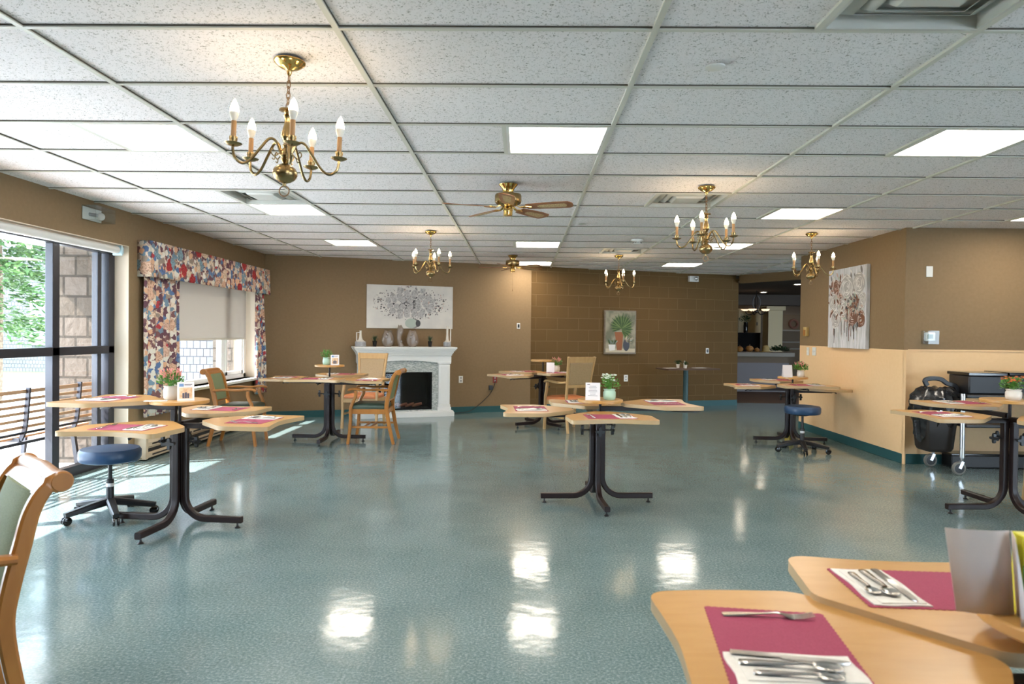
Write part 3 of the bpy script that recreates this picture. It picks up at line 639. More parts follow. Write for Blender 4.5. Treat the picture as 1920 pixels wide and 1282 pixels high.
# ------------------------------------------------------------------ plants, cards
def foliage(b, n, r, h, lz, size, up_=.5, seed=1):
    rnd = random.Random(seed)
    for i in range(n):
        a = rnd.uniform(0, 2 * PI); e = rnd.random(); rr = r * math.sqrt(rnd.random()); z = lz + h * e * (1 - .5 * (rr / r) ** 2)
        p = Vector((rr * math.cos(a), rr * math.sin(a), z)); d = Vector((math.cos(a) * rnd.uniform(.2, 1), math.sin(a) * rnd.uniform(.2, 1), rnd.uniform(-.2, 1) * up_ + .1)).normalized()
        s = d.cross(Vector((rnd.uniform(-.5, .5), rnd.uniform(-.5, .5), 1))).normalized(); L_ = size * rnd.uniform(.7, 1.3); W_ = L_ * .32; nn_ = d.cross(s) * L_ * .15
        b.add([tuple(p), tuple(p + d * L_ * .5 + s * W_ + nn_), tuple(p + d * L_), tuple(p + d * L_ * .5 - s * W_ + nn_)], [(0, 1, 2, 3)])
def stems(b, n, r, h, lz, seed=2):
    rnd = random.Random(seed); tips = []
    for i in range(n):
        a = rnd.uniform(0, 2 * PI); q = rnd.uniform(.3, 1); x_, y_ = r * q * math.cos(a), r * q * math.sin(a); z = lz + h * rnd.uniform(.6, 1)
        b.sweep([(x_ * .2, y_ * .2, lz - .01), (x_ * .5, y_ * .5, lz + (z - lz) * .6), (x_, y_, z)], circ(.0012, 4)); tips.append((x_, y_, z))
    return tips
def plant(label, x, y, z, pm, pr, ph, fh, kind, fr=None, name='potted_plant', seed=1, n=150, band=True):
    t_ = thing(name, label, 'plant', (x, y, z), 0, None); fr = fr or pr * 1.3
    b = MB(); prof = [(pr * .78, 0), (pr * .95, ph * .12), (pr, ph * .3), (pr, ph * .7), (pr * .86, ph * .86), (pr * .86, ph * .9), (pr * .95, ph * .93), (pr * .95, ph), (pr * .8, ph), (pr * .78, ph * .85), (.001, ph * .85)]
    if kind == 'spiky': prof = [(pr * .7, 0), (pr, ph * .9), (pr * 1.05, ph), (pr * .9, ph), (pr * .85, ph * .85), (.001, ph * .85)]
    b.lathe(prof, 24, cap=True); b.build('pot', pm, t_)
    b = MB(); rnd = random.Random(seed + 5)
    tips = stems(b, 26, fr, fh, ph, seed)
    foliage(b, n if kind != 'pink' else n * 2, fr, fh * .85, ph + fh * .05, fr * .28, .7, seed)
    if kind == 'spiky':
        for i in range(40):
            a = rnd.uniform(0, 2 * PI); q = rnd.uniform(.1, 1.1); tip = Vector((fr * q * math.cos(a), fr * q * math.sin(a), ph + fh * rnd.uniform(.7, 1.1))); base = Vector((tip.x * .2, tip.y * .2, ph * .9)); s = Vector((-math.sin(a), math.cos(a), 0)) * .003
            b.add([tuple(base - s), tuple(base + s), tuple(tip)], [(0, 1, 2)])
    b.build('foliage', m_leafd if kind == 'spiky' else m_leaf, t_)
    if kind in ('pink', 'orange', 'white'):
        b = MB()
        for (tx, ty, tz) in tips + [(rnd.uniform(-fr, fr) * .7, rnd.uniform(-fr, fr) * .7, ph + fh * rnd.uniform(.5, .95)) for _ in range(22 if kind != 'pink' else 8)]:
            if kind == 'pink':
                for k in range(5): b.sphere((tx * (1 - .04 * k) + rnd.uniform(-.003, .003), ty * (1 - .04 * k), tz - k * .007), .0045, 6, 1.2)
            else:
                for k in range(5): a = 2 * PI * k / 5; b.sphere((tx + .006 * math.cos(a), ty + .006 * math.sin(a), tz), .005, 6, .5)
        b.build('flowers', {'pink': m_pink, 'orange': m_orangef, 'white': m_whitef}[kind], t_)
    return t_
def card(label, x, y, z, rz, w, h, m, name='menu_card', front=None):
    t_ = thing(name, label, 'card', (x, y, z), rz)
    b = MB(); d = .03
    for s in (-1, 1): b.add([(-w / 2, s * d, 0), (w / 2, s * d, 0), (w / 2, s * .002, h), (-w / 2, s * .002, h), (-w / 2, s * d - s * .002, 0), (w / 2, s * d - s * .002, 0), (w / 2, 0, h), (-w / 2, 0, h)], [(0, 1, 2, 3), (4, 7, 6, 5), (0, 3, 7, 4), (1, 5, 6, 2), (2, 6, 7, 3), (0, 4, 5, 1)])
    b.build('folded_sheet', m, t_)
    if front: front(t_, w, h, d)
    return t_
m_ink = mat('grey_ink', (.18, .17, .20), .7); m_blueink = mat('blue_ink', (.16, .28, .52), .7); m_photo = speck('photo_sepia', (.62, .36, .20), (.78, .62, .42), 40, .5, (.35, .65)); m_dark = mat('photo_dark', (.08, .08, .12), .5)
def faceM(w, h, d): a = math.atan2(d - .002, h); return Matrix.Translation((0, -d - .0006, 0)) @ Matrix.Rotation(-a, 4, 'X')
def photo_front(t_, w, h, d):
    for nm, m, rs in (('photo', m_photo, [(-.38, .38, .12, .72)]), ('photo_figures', m_dark, [(-.2, -.08, .14, .42), (-.06, .06, .14, .46), (.08, .2, .14, .40)]), ('heading', m_blueink, [(-.38, -.12, .78, .94)]), ('text', m_ink, [(-.08, .38, .88, .91), (-.08, .30, .82, .84)])):
        b = MB(); b.M = faceM(w, h, d); o_ = {'photo': 0, 'photo_figures': .0005}.get(nm, 0)
        for x0, x1, z0, z1 in rs: b.box(x0 * w, x1 * w, -.0006 - o_, -o_ + .0004, z0 * h, z1 * h)
        b.build(nm, m, t_)
def text_front(t_, w, h, d):
    b = MB(); b.M = faceM(w, h, d); rnd = random.Random(3)
    b.box(-.38 * w, -.2 * w, -.0006, .0004, .90 * h, .93 * h)
    for i in range(8): hw = rnd.uniform(.18, .36); z = (.8 - i * .08) * h; b.box(-hw * w, hw * w, -.0006, .0004, z, z + .018 * h)
    b.build('text', m_ink, t_)
plant('white pot of pink flowers on the raised shelf by the patio windows', -2.41, 4.72, .866, m_potw, .05, .095, .12, 'pink', .075, seed=3)
card('photo card beside the pink flowers on the table by the patio windows', -2.285, 4.67, .866, R(28), .105, .125, m_paper, 'photo_card', photo_front)
b = MB(); b.M = Matrix.Rotation(R(20), 4, 'Z'); b.box(-.09, .05, -.03, .03, 0, .004); tag(b.build('napkin', m_napkin, loc=(-2.43, 4.60, .8662)), 'white folded paper on the raised round shelf by the patio windows', 'napkin')
plant('mint pot of green leaves on the shelf of the fireplace table', -2.40, 8.46, .935, m_potm, .045, .09, .11, 'leaf', .065, seed=4)
card('photo card beside the mint pot on the fireplace table', -2.285, 8.42, .935, R(16), .10, .125, m_paper, 'photo_card', photo_front)
plant('mint green pot of white-tipped foliage on the middle table', .70, 5.50, .828, m_potm, .05, .085, .12, 'white', .072, seed=6)
card('printed menu card beside the mint pot on the middle table', .565, 5.475, .828, R(-6), .115, .135, m_paper, 'menu_card', text_front)
plant('white pot of pale pink flowers beside a blank card on the farthest table', .50, 9.97, .801, m_potw, .05, .09, .12, 'pink', .075, seed=8)
card('blank white card on the farthest table', .405, 9.74, .801, R(0), .11, .14, m_paper)
plant('white pot of pink flowers on the table by the rose canvas', 3.50, 8.72, .836, m_potw, .045, .085, .12, 'pink', .08, seed=9)
card('blank white card on the table by the rose canvas', 3.32, 8.69, .836, R(0), .115, .15, m_paper)
plant('ribbed white pot of orange flowers on the table by the bin', 3.765, 5.34, .88, m_potw, .055, .08, .10, 'orange', .082, seed=11, n=200)
card('printed card in a clear stand at the right edge beside the orange flowers', 3.90, 5.33, .88, R(-5), .10, .11, m_paper, 'menu_card', text_front)
b = MB(); b.lathe([(.012, 0), (.016, .01), (.014, .04), (.011, .05)], 14); tag(b.build('salt_shaker', m_acry, loc=(3.83, 5.25, .8805)), 'small glass shaker beside the orange flowers', 'shaker')

# near table: big white card, drink-mix box, jam tubs
m_card2 = mat('card_back', (.68, .61, .59), .6)
mc = thing('menu_card', 'large blank white folded card on the nearest table', 'card', (.90, 1.33, .817), R(-6))
b = MB()
def sheet(b, pts, h, lean=0, th=.001):
    vv = []; k = len(pts)
    for q in (0, 1):
        for (x_, y_) in pts: vv.append((x_ * (1 + .12 * q * (1 if lean else 0)) - (.012 * q if lean else 0), y_ + .012 * q * lean, h * q))
    b.add(vv, [(i, i + 1, k + i + 1, k + i) for i in range(k - 1)])
sheet(b, [(-.052, .014), (-.02, .006), (.02, .004), (.052, .012)], .158, 1); o = b.build('front_sheet', m_card2, mc); sm = o.modifiers.new('thick', 'SOLIDIFY'); sm.thickness = .0012
b = MB(); b.add([(.028, -.052, 0), (.048, -.04, 0), (.056, .012, .0), (.050, .024, .158), (.046, .004, .15)], [(0, 1, 2, 3, 4)]); o = b.build('side_sheet', m_card2, mc); sm = o.modifiers.new('thick', 'SOLIDIFY'); sm.thickness = .0012
m_yel = mat('box_yellow', (.62, .58, .03), .35); m_red = mat('box_red', (.38, .02, .02), .35); m_grn = mat('box_green', (.10, .22, .03), .35); m_gold = mat('gold_foil', (.65, .40, .12), .3, .7); m_foil = mat('blue_grey_foil', (.25, .36, .38), .25, .6)
bxo = thing('drink_mix_box', 'yellow, green and red packet box with an oval badge at the right edge', 'box', (1.00, 1.335, .817), R(-8))
b = MB(); b.box(-.042, .042, -.02, .02, 0, .155); b.build('carton', [m_yel], bxo, bevel=.002)
b = MB(); b.box(-.0425, .0425, -.0212, -.0202, .01, .05); b.build('red_band', m_red, bxo)
b = MB(); b.box(-.0425, .0425, -.0212, -.0202, .05, .10); b.build('green_band', m_grn, bxo)
b = MB(); b.M = Matrix.Translation((-.005, -.0212, .118)) @ Matrix.Rotation(R(90), 4, 'X'); b.prism([(.034 * math.cos(2 * PI * i / 28), .021 * math.sin(2 * PI * i / 28)) for i in range(28)], 0, .0006); b.build('oval_badge', m_red, bxo)
def text(s, size, m, parent, loc, rot, name='lettering', ext=.0004):
    c = bpy.data.curves.new(name, 'FONT'); c.body = s; c.size = size; c.extrude = ext; c.align_x = 'CENTER'; c.align_y = 'CENTER'
    o = bpy.data.objects.new(name, c); scn.collection.objects.link(o); dg = bpy.context.evaluated_depsgraph_get(); me = bpy.data.meshes.new_from_object(o.evaluated_get(dg)); bpy.data.objects.remove(o)
    o = bpy.data.objects.new(name, me); me.materials.clear(); me.materials.append(m); scn.collection.objects.link(o); o.parent = parent; o.location = loc; o.rotation_euler = rot; return o
text('Co', .028, m_yel, bxo, (-.012, -.0222, .118), (R(90), 0, 0))
for i, (x_, y_) in enumerate(((.945, 1.245), (1.02, 1.225))):
    b = MB(); b.lathe([(.015, 0), (.0195, .014)], 24); j = b.build('jam_tub', m_gold, loc=(x_, y_, .8171)); tag(j, ['gold jam tub with foil lid beside the big white card', 'gold jam tub with foil lid at the far right edge'][i], 'jam tub')
    b = MB(); b.lathe([(.021, .0142), (.021, .0152)], 24); b.build('lid', m_foil, j)
b = MB(); b.box(-.018, .018, -.006, .006, 0, .006); tag(b.build('sugar_packet', m_paper, loc=(.99, 1.275, .8173), rotz=R(-25)), 'white sugar packet in front of the packet box', 'sugar packet')

# ------------------------------------------------------------------ chairs
def scroll_chair():
    t_ = thing('armchair', 'x', 'chair', (0, 0, 0), 0, 'green scroll-back armchairs')
    for s in (-1, 1):
        b = MB(); X = s * .225
        pts = smooth([(X, -.285, 0), (X, -.25, .14), (X, -.215, .32), (X, -.20, .45), (X, -.215, .56), (X, -.243, .68), (X, -.266, .775), (X, -.30, .84), (X, -.342, .868)], 5)
        n_ = len(pts); scl = [(1, .85 + .35 * math.sin(PI * min(1, i / n_ * 1.0)) + (.5 if i > n_ * .88 else 0) * 1.0) for i in range(n_)]
        b.sweep(pts, rect(.034, .046, .008), (1, 0, 0), scl=[(f[1], 1) for f in scl]) if False else b.sweep(pts, rect(.042, .034, .007), (1, 0, 0), scl=[(f[1], 1) for f in scl])
        b.M = Matrix.Translation((X, -.345, .862)) @ Matrix.Rotation(R(90), 4, 'Y'); b.lathe([(.029, -.0195), (.033, -.014), (.033, .014), (.029, .0195)], 20)
        b.build('back_post', m_cw, t_)
        b = MB(); X2 = s * .245
        b.sweep(smooth([(X2, .255, 0), (X2, .235, .15), (X2, .225, .30), (X2, .225, .42), (X2, .20, .50), (X2, .17, .57), (X2, .165, .64)], 4), rect(.036, .034, .006), (1, 0, 0)); b.build('front_leg', m_cw, t_)
        b = MB(); b.sweep(smooth([(X2, -.225, .645), (X2, -.10, .655), (X2, .05, .65), (X2, .17, .662), (X2, .235, .655), (X2, .25, .64)], 4), rect(.045, .028, .009), (0, 0, 1)); b.build('armrest', m_cw, t_)
    b = MB(); b.sweep([(-.21, -.337, .864), (0, -.345, .868), (.21, -.337, .864)], circ(.029, 12), (0, 0, 1)); b.sweep(smooth([(0, -.325, .89), (0, -.30, .855), (0, -.28, .82)], 3), rect(.03, .42), (1, 0, 0)) if False else None
    b.M = Matrix(); 
    vv = []
    prof = [(-.325, .872), (-.303, .858), (-.286, .842), (-.274, .828), (-.298, .818), (-.310, .832), (-.322, .846), (-.345, .852)]
    b.add([(-.21, y_, z_) for y_, z_ in prof] + [(.21, y_, z_) for y_, z_ in prof], [(i, (i + 1) % 8, 8 + (i + 1) % 8, 8 + i) for i in range(8)]); b.build('top_rail', m_cw, t_)
    def panel(b, ys_, thick, wd):
        nx = 8; vv = []; ff = []; k = len(ys_)
        for sd_ in (1, -1):
            for (y_, z_) in ys_:
                for i in range(nx + 1): u = i / nx * 2 - 1; e = (1 - u ** 4) * thick * sd_; vv.append((u * wd, y_ + e, z_))
        W_ = nx + 1; o_ = k * W_
        for j in range(k - 1):
            for i in range(nx): a = j * W_ + i; ff.append((a, a + W_, a + W_ + 1, a + 1)); ff.append((o_ + a, o_ + a + 1, o_ + a + W_ + 1, o_ + a + W_))
        for i in range(nx): ff.append((i, i + 1, o_ + i + 1, o_ + i)); a = (k - 1) * W_ + i; ff.append((a + 1, a, o_ + a, o_ + a + 1))
        b.add(vv, ff)
    b = MB(); panel(b, [(-.215, .535), (-.222, .58), (-.237, .65), (-.252, .72), (-.270, .785), (-.288, .832)], .022, .207); b.build('back_panel', m_green, t_, ang=60)
    b = MB(); b.sweep([(-.21, -.213, .525), (0, -.217, .525), (.21, -.213, .525)], rect(.026, .03, .004), (0, 0, 1)); b.build('lower_back_rail', m_cw, t_)
    seat_parts(t_, m_cw, m_seatg)
    return t_
def seat_parts(t_, mw, ms):
    b = MB(); b.box(-.245, .245, .205, .235, .36, .42); b.box(-.235, -.21, -.20, .21, .36, .42); b.box(.21, .235, -.20, .21, .36, .42); b.box(-.22, .22, -.215, -.19, .36, .42); b.build('seat_frame', mw, t_, bevel=.004)
    b = MB(); pol = rpoly([(-.235, .24, .04), (.235, .24, .04), (.215, -.19, .03), (-.215, -.19, .03)], 5); vv = []; ff = []; k = len(pol)
    rings = [(1, .42), (1.02, .435), (1.0, .455), (.94, .47), (.75, .482), (.45, .488), (.15, .49)]
    for f, z_ in rings:
        for (x_, y_) in pol: vv.append((x_ * f, .025 + (y_ - .025) * f, z_))
    for j in range(len(rings) - 1):
        for i in range(k): ff.append((j * k + i, j * k + (i + 1) % k, (j + 1) * k + (i + 1) % k, (j + 1) * k + i))
    ff.append(list(range(k))[::-1]); ff.append([(len(rings) - 1) * k + i for i in range(k)])
    # keep winding outward
    b.add(vv, [f[::-1] for f in ff]); b.build('seat', ms, t_, ang=70)
    b = MB(); b.box(-.232, -.210, -.22, .215, .19, .215); b.box(.210, .232, -.22, .215, .19, .215); b.box(-.215, .215, -.02, .0, .192, .213); b.box(-.215, .215, .06, .08, .192, .213) ; b.build('stretcher', mw, t_, bevel=.003)
def tall_chair():
    t_ = thing('high_backed_chair', 'x', 'chair', (0, 0, 0), 0, 'blond high-backed armchairs')
    for s in (-1, 1):
        b = MB(); b.sweep(smooth([(s * .19, -.29, 0), (s * .185, -.25, .2), (s * .18, -.225, .45), (s * .185, -.255, .70), (s * .205, -.31, .97), (s * .212, -.325, 1.035)], 4), rect(.034, .032, .005), (1, 0, 0)) ; b.build('back_post', m_cw2, t_)
        b = MB(); b.sweep(smooth([(s * .245, .245, 0), (s * .245, .225, .22), (s * .245, .22, .45), (s * .24, .20, .56), (s * .24, .18, .665)], 4), rect(.036, .034, .005), (1, 0, 0)); b.build('front_leg', m_cw2, t_)
        b = MB(); b.sweep(smooth([(s * .195, -.25, .69), (s * .215, -.10, .675), (s * .235, .08, .685), (s * .245, .19, .69), (s * .245, .24, .67)], 4), rect(.042, .028, .008), (0, 0, 1)); b.build('armrest', m_cw2, t_)
    def slab(b, z0, z1, t0, t1, w0, w1, th):
        def yb(z_): return -.225 - .03 * max(0, (z_ - .45) / .25) - .055 * max(0, (z_ - .70) / .27) if z_ < .7 else -.255 - .055 * (z_ - .70) / .27
        vv = [(-w0, yb(z0) - th, z0), (w0, yb(z0) - th, z0), (w0, yb(z0) + th, z0), (-w0, yb(z0) + th, z0), (-w1, yb(z1) - th, z1), (w1, yb(z1) - th, z1), (w1, yb(z1) + th, z1), (-w1, yb(z1) + th, z1)]
        b.add(vv, [(0, 3, 2, 1), (4, 5, 6, 7), (0, 1, 5, 4), (1, 2, 6, 5), (2, 3, 7, 6), (3, 0, 4, 7)])
    b = MB(); slab(b, .955, 1.035, 0, 0, .19, .198, .014); b.build('top_rail', m_cw2, t_, bevel=.004)
    b = MB(); slab(b, .61, .655, 0, 0, .17, .172, .013); b.build('lower_back_rail', m_cw2, t_, bevel=.004)
    b = MB(); slab(b, .655, .955, 0, 0, .168, .186, .017); b.build('back_panel', m_tanv, t_, bevel=.01, seg=3)
    seat_parts(t_, m_cw2, m_orange)
    return t_
def face(fx, fy): return math.atan2(fy, fx) - PI / 2
sc = scroll_chair(); sc.location = (-1.860, 2.072, 0); sc.rotation_euler = (0, 0, face(-.68, -.73)); sc['label'] = 'green scroll-back armchair cut off at the near left edge'
dup(sc, (-3.36, 8.19, 0), face(1, .10), 'green scroll-back armchair standing by the window with curtains')
dup(sc, (-1.82, 8.47, 0), face(-1, -.03), 'green scroll-back armchair drawn up to the right side of the fireplace table')
tc = tall_chair(); tc.location = (-2.21, 9.75, 0); tc.rotation_euler = (0, 0, face(-.12, -.99)); tc['label'] = 'blond high-backed chair with orange seat in front of the fireplace'
dup(tc, (.66, 9.66, 0), face(-.48, .88), 'blond high-backed chair with orange seat at the farthest table, seen from behind')
dup(tc, (4.42, 5.52, 0), face(-1, -.2), 'blond chair whose leg shows at the right edge behind the table by the bin')

# ------------------------------------------------------------------ stools
def stool(label, x, y, h, rz):
    t_ = thing('rolling_stool', label, 'stool', (x, y, 0), R(rz), 'navy rolling stools')
    b = MB(); b.lathe([(.001, h - .098), (.17, h - .098), (.192, h - .09), (.2, h - .07), (.2, h - .025), (.188, h - .006), (.15, h), (.001, h + .003)], 40); b.build('seat', m_navy, t_)
    b = MB(); b.lathe([(.05, h - .12), (.09, h - .108), (.15, h - .10), (.15, h - .098)], 24); b.build('seat_plate', m_black, t_)
    b = MB(); b.lathe([(.014, .22), (.014, h - .10)], 16); b.build('gas_lift', m_black, t_)
    b = MB(); b.lathe([(.030, .10), (.026, .12), (.025, .27), (.020, .275)], 20); b.build('column', m_black, t_)
    b = MB(); b.lathe([(.0262, .22), (.0262, .245)], 20); b.build('column_label', m_paper, t_)
    b = MB(); b.sweep(smooth([(.02, 0, h - .10), (.08, .0, h - .125), (.15, .02, h - .115), (.19, .06, h - .10)], 4), circ(.004, 6)); b.build('lever', m_chrome, t_)
    for i in range(5):
        a = 2 * PI * i / 5; Mx = Matrix.Rotation(a, 4, 'Z'); b = MB(); b.M = Mx
        b.sweep([(.015, 0, .115), (.12, 0, .10), (.26, 0, .075), (.295, 0, .07)], rect(.055, .045, .01), (0, 0, 1), scl=[1.1, 1, .8, .7]); lg = b.build('base_arm', m_black, t_)
        b = MB(); b.M = Mx @ Matrix.Translation((.285, 0, 0)); b.lathe([(.008, .045), (.008, .075)], 8)
        for s in (-.022, .005):
            b.M = Mx @ Matrix.Translation((.285, s, .030)) @ Matrix.Rotation(R(-90), 4, 'X'); b.lathe([(.022, 0), (.030, .003), (.030, .014), (.022, .017)], 16)
        b.build('caster', m_blackg, lg)
    return t_
stool('navy round rolling stool beside the patio window table', -2.94, 4.90, .50, 20)
stool('navy round rolling stool under the table by the rose canvas', 3.28, 8.10, .54, 40)

# ------------------------------------------------------------------ fireplace
fpo = thing('fireplace', 'white wooden electric fireplace with grey mosaic surround', 'fireplace', (W1[0], W1[1], 0), A1)
def fb(name, m, boxes, bev=.004, par=fpo):
    b = MB()
    for (s0, s1, o0, o1, z0, z1) in boxes: b.box(s0, s1, -o1, -o0, z0, z1)
    return b.build(name, m, par, bevel=bev)
C0 = 2.12
fb('plinth', m_white, [(1.34, 2.90, .012, .43, 0, .07), (1.35, 2.89, .012, .42, .07, .09)])
b = MB()   # mantel shelf and crown profile swept as stacked steps
for (z0, z1, e, o1) in ((1.085, 1.113, 0, .47), (1.065, 1.085, .012, .458), (1.045, 1.065, .028, .442), (1.02, 1.045, .045, .425), (1.0, 1.02, .056, .414), (.975, 1.0, .068, .402)):
    b.box(1.31 + e, 2.93 - e, -o1, -.012, z0, z1)
b.build('mantel', m_white, fpo, bevel=.005)
b = MB(); b.M = Matrix.Rotation(R(90), 4, 'X')      # frieze with an arched lower edge
arc = [(1.60 + 1.04 * i / 16, .862 + .036 * math.sin(PI * i / 16)) for i in range(17)]
b.prism([(1.385, .975), (1.385, .862)] + arc + [(2.855, .862), (2.855, .975)], .012, .375); b.build('frieze', m_white, fpo)
for s0, s1 in ((1.39, 1.60), (2.64, 2.85)):
    po = fb('pilaster', m_white, [(s0 + .012, s1 - .012, .012, .37, .19, .84), (s0, s1, .012, .385, .84, .875), (s0 - .005, s1 + .005, .012, .39, .09, .15), (s0 + .004, s1 - .004, .012, .38, .15, .19)], .006)
    fb('raised_panel', m_white, [(s0 + .05, s0 + .058, .37, .378, .25, .79), (s1 - .058, s1 - .05, .37, .378, .25, .79), (s0 + .05, s1 - .05, .37, .378, .782, .79), (s0 + .05, s1 - .05, .37, .378, .25, .258)], 0, po)
b = MB(); b.M = Matrix.Rotation(R(90), 4, 'X')
b.prism([(1.59, .09), (1.69, .09), (1.69, .71), (2.55, .71), (2.55, .09), (2.65, .09), (2.65, .895), (1.59, .895)], .012, .335); b.build('mosaic_surround', m_mosaic, fpo)
fb('mosaic_sill', m_mosaic, [(1.69, 2.55, .012, .335, .09, .113)], 0)
fb('firebox', m_matte, [(1.69, 2.55, .02, .05, .113, .71), (1.69, 1.72, .05, .34, .113, .71), (2.52, 2.55, .05, .34, .113, .71), (1.72, 2.52, .05, .34, .69, .71), (1.72, 2.52, .05, .34, .113, .135)], 0)
fb('glass_screen', m_glass, [(1.72, 2.52, .318, .322, .135, .69)], 0)
b = MB(); rnd = random.Random(5)
for i in range(5): x = 1.86 + i * .12; b.sweep([(x - .07, -.16 - .02 * (i % 2), .16), (x + .07, -.22 + .03 * (i % 2), .20)], circ(.022, 8))
b.build('ember_logs', m_ember, fpo)
def mantel_pos(s, o=.23): return bwall(s, o, 1.1135)
# mantel ornaments
def jug(label, s, tall, mir):
    t_ = thing('ceramic_bottle_vase', label, 'vase', mantel_pos(s), A1, None); m_ = -1 if mir else 1
    b = MB(); r = .085 if not tall else .062
    b.lathe([(r * .94, 0), (r, .006), (r, .07), (r * .95, .078)], 28); b.build('base', m_greyc, t_)
    b = MB(); h = .34 if tall else .25
    b.lathe([(r * .94, .078), (r * .7, .088), (r * .4, .11), (.022, .15), (.017, .2), (.017, h - .01), (.02, h), (.012, h), (.012, .2), (.001, .19)], 24); b.build('neck', m_potw, t_)
    b = MB(); x1 = m_ * (.06 if not tall else .055); b.sweep([(0, 0, h - .03), (x1, 0, h - .03), (x1, 0, .085)], rect(.016, .016, .003), (0, 1, 0)); b.build('handle', m_potw, t_)
jug('squat white and grey bottle vase with handle at the left end of the mantel', 1.43, False, True)
jug('tall white and grey bottle vase with handle at the right end of the mantel', 2.82, True, False)
plant('small black pot with a spiky plant at the left on the mantel', *mantel_pos(1.65), m_blackg, .036, .09, .09, 'spiky', .05, seed=21, n=60)
plant('small black pot with a spiky plant at the right on the mantel', *mantel_pos(2.535), m_blackg, .036, .09, .09, 'spiky', .05, seed=22, n=60)
def fishvase(label, s, w, h, d=.04):
    t_ = thing('sculpted_vase', label, 'vase', mantel_pos(s), A1, 'three champagne vases')
    b = MB(); n_ = 22; zz = [0, .02, .06, .12, .18, .22, .25]; wf = [.5, .72, .95, 1, .86, .66, .52] if w > .08 else [.75, .7, .6, .62, .95, .8, .4]
    off = [0] * 7 if w > .08 else [.02, .01, -.01, -.018, 0, .005, -.006]
    vv = []
    for z_, f, o_ in zip(zz, wf, off):
        for i in range(n_): a = 2 * PI * i / n_; vv.append((w * f * math.cos(a) + o_, d * (.6 + .4 * f) * math.sin(a), z_ * h / .25 + (.018 * abs(math.cos(a)) if z_ == .25 else 0)))
    ff = [(j * n_ + i, j * n_ + (i + 1) % n_, (j + 1) * n_ + (i + 1) % n_, (j + 1) * n_ + i) for j in range(6) for i in range(n_)] + [list(range(n_))[::-1]]
    b.add(vv, ff); o = b.build('body', m_silver, t_, ang=60); sm = o.modifiers.new('thick', 'SOLIDIFY'); sm.thickness = .004
    b = MB(); rnd = random.Random(int(s * 100)); b.M = Matrix.Rotation(R(90), 4, 'X')
    for cx_, cz_, r_ in ((-w * .35, h * .62, .026), (w * .5, h * .32, .024), (-w * .15, h * .80, .02)) if w > .08 else ((0, h * .68, .026), (.004, h * .85, .022), (.012, h * .25, .018)):
        for k in range(6):
            a = k * 1.1; rr = r_ * (1 - k / 7); q = r_ * .25 * k / 6
            b.lathe([(.001, 0), (rr * .9, .0), (rr, .002), (rr * .85, .005)], 12, (cx_ + q * math.cos(a), cz_ + q * math.sin(a), d * .93 + .002 * k))
    b.build('rose_relief', m_silver, t_)
fishvase('leftmost round champagne vase with rose relief on the mantel', 1.856, .10, .245); fishvase('slim tall middle champagne vase with rose relief on the mantel', 2.05, .058, .33); fishvase('right round champagne vase with rose relief on the mantel', 2.25, .098, .25)

# ------------------------------------------------------------------ pictures
def roseflat(b, cx, cz, r, y, mats_i, rnd, rings=5):
    for k in range(rings):
        f = 1 - k / rings; b.mi = mats_i[k % len(mats_i)]; n_ = 14; off = (rnd.uniform(-.1, .1) * r, rnd.uniform(-.1, .1) * r); ph = rnd.uniform(0, 6)
        pts = [(cx + off[0] * (1 - f) + r * f * (1 + .12 * math.sin(3 * a + ph)) * math.cos(a), y, cz + off[1] * (1 - f) + r * f * (1 + .12 * math.sin(3 * a + ph)) * math.sin(a)) for a in [2 * PI * i / n_ for i in range(n_)]]
        b.add([(p[0], p[1] - .0004 * k, p[2]) for p in pts], [list(range(n_))])
    b.mi = 0
def petalrose(b, cx, cz, r, y, base, cols, rnd, rings=5):
    n_ = 20; b.mi = base; q = rnd.uniform(0, 6)
    b.add([(cx + r * (1 + .06 * math.sin(4 * a + q)) * math.cos(a), y, cz + r * (1 + .06 * math.sin(4 * a + q)) * math.sin(a)) for a in [2 * PI * i / n_ for i in range(n_)]], [list(range(n_))])
    for k in range(rings):
        R0 = r * (1 - (k + .1) / (rings + .4)); m_ = max(3, 7 - k)
        for j in range(m_):
            a0 = 2 * PI * j / m_ + k * .9 + rnd.uniform(-.25, .25); sp = rnd.uniform(.75, 1.25) * 2 * PI / m_; th = r * rnd.uniform(.07, .13); b.mi = rnd.choice(cols); S_ = 6
            out = []; inn = []
            for s_ in range(S_ + 1):
                u = s_ / S_; a = a0 + sp * u; e = th * math.sin(PI * u) + .002 * r; w_ = R0 * (1 - .06 * math.sin(PI * u + j))
                out.append((cx + w_ * math.cos(a), y - .0003 * (k + 1), cz + w_ * math.sin(a))); inn.append((cx + (w_ - e) * math.cos(a), y - .0003 * (k + 1), cz + (w_ - e) * math.sin(a)))
            pts = out + inn[::-1]; b.add(pts, [list(range(len(pts)))])
    b.mi = 0
def leafflat(b, x, z, L_, ang, y, mi, wd=.3):
    b.mi = mi; c, s = math.cos(ang), math.sin(ang)
    b.add([(x + c * u * L_ - s * v_ * L_, y, z + s * u * L_ + c * v_ * L_) for u, v_ in ((0, 0), (.3, wd * .5), (.7, wd * .45), (1, 0), (.7, -wd * .45), (.3, -wd * .5))], [(0, 5, 4, 3, 2, 1)]); b.mi = 0
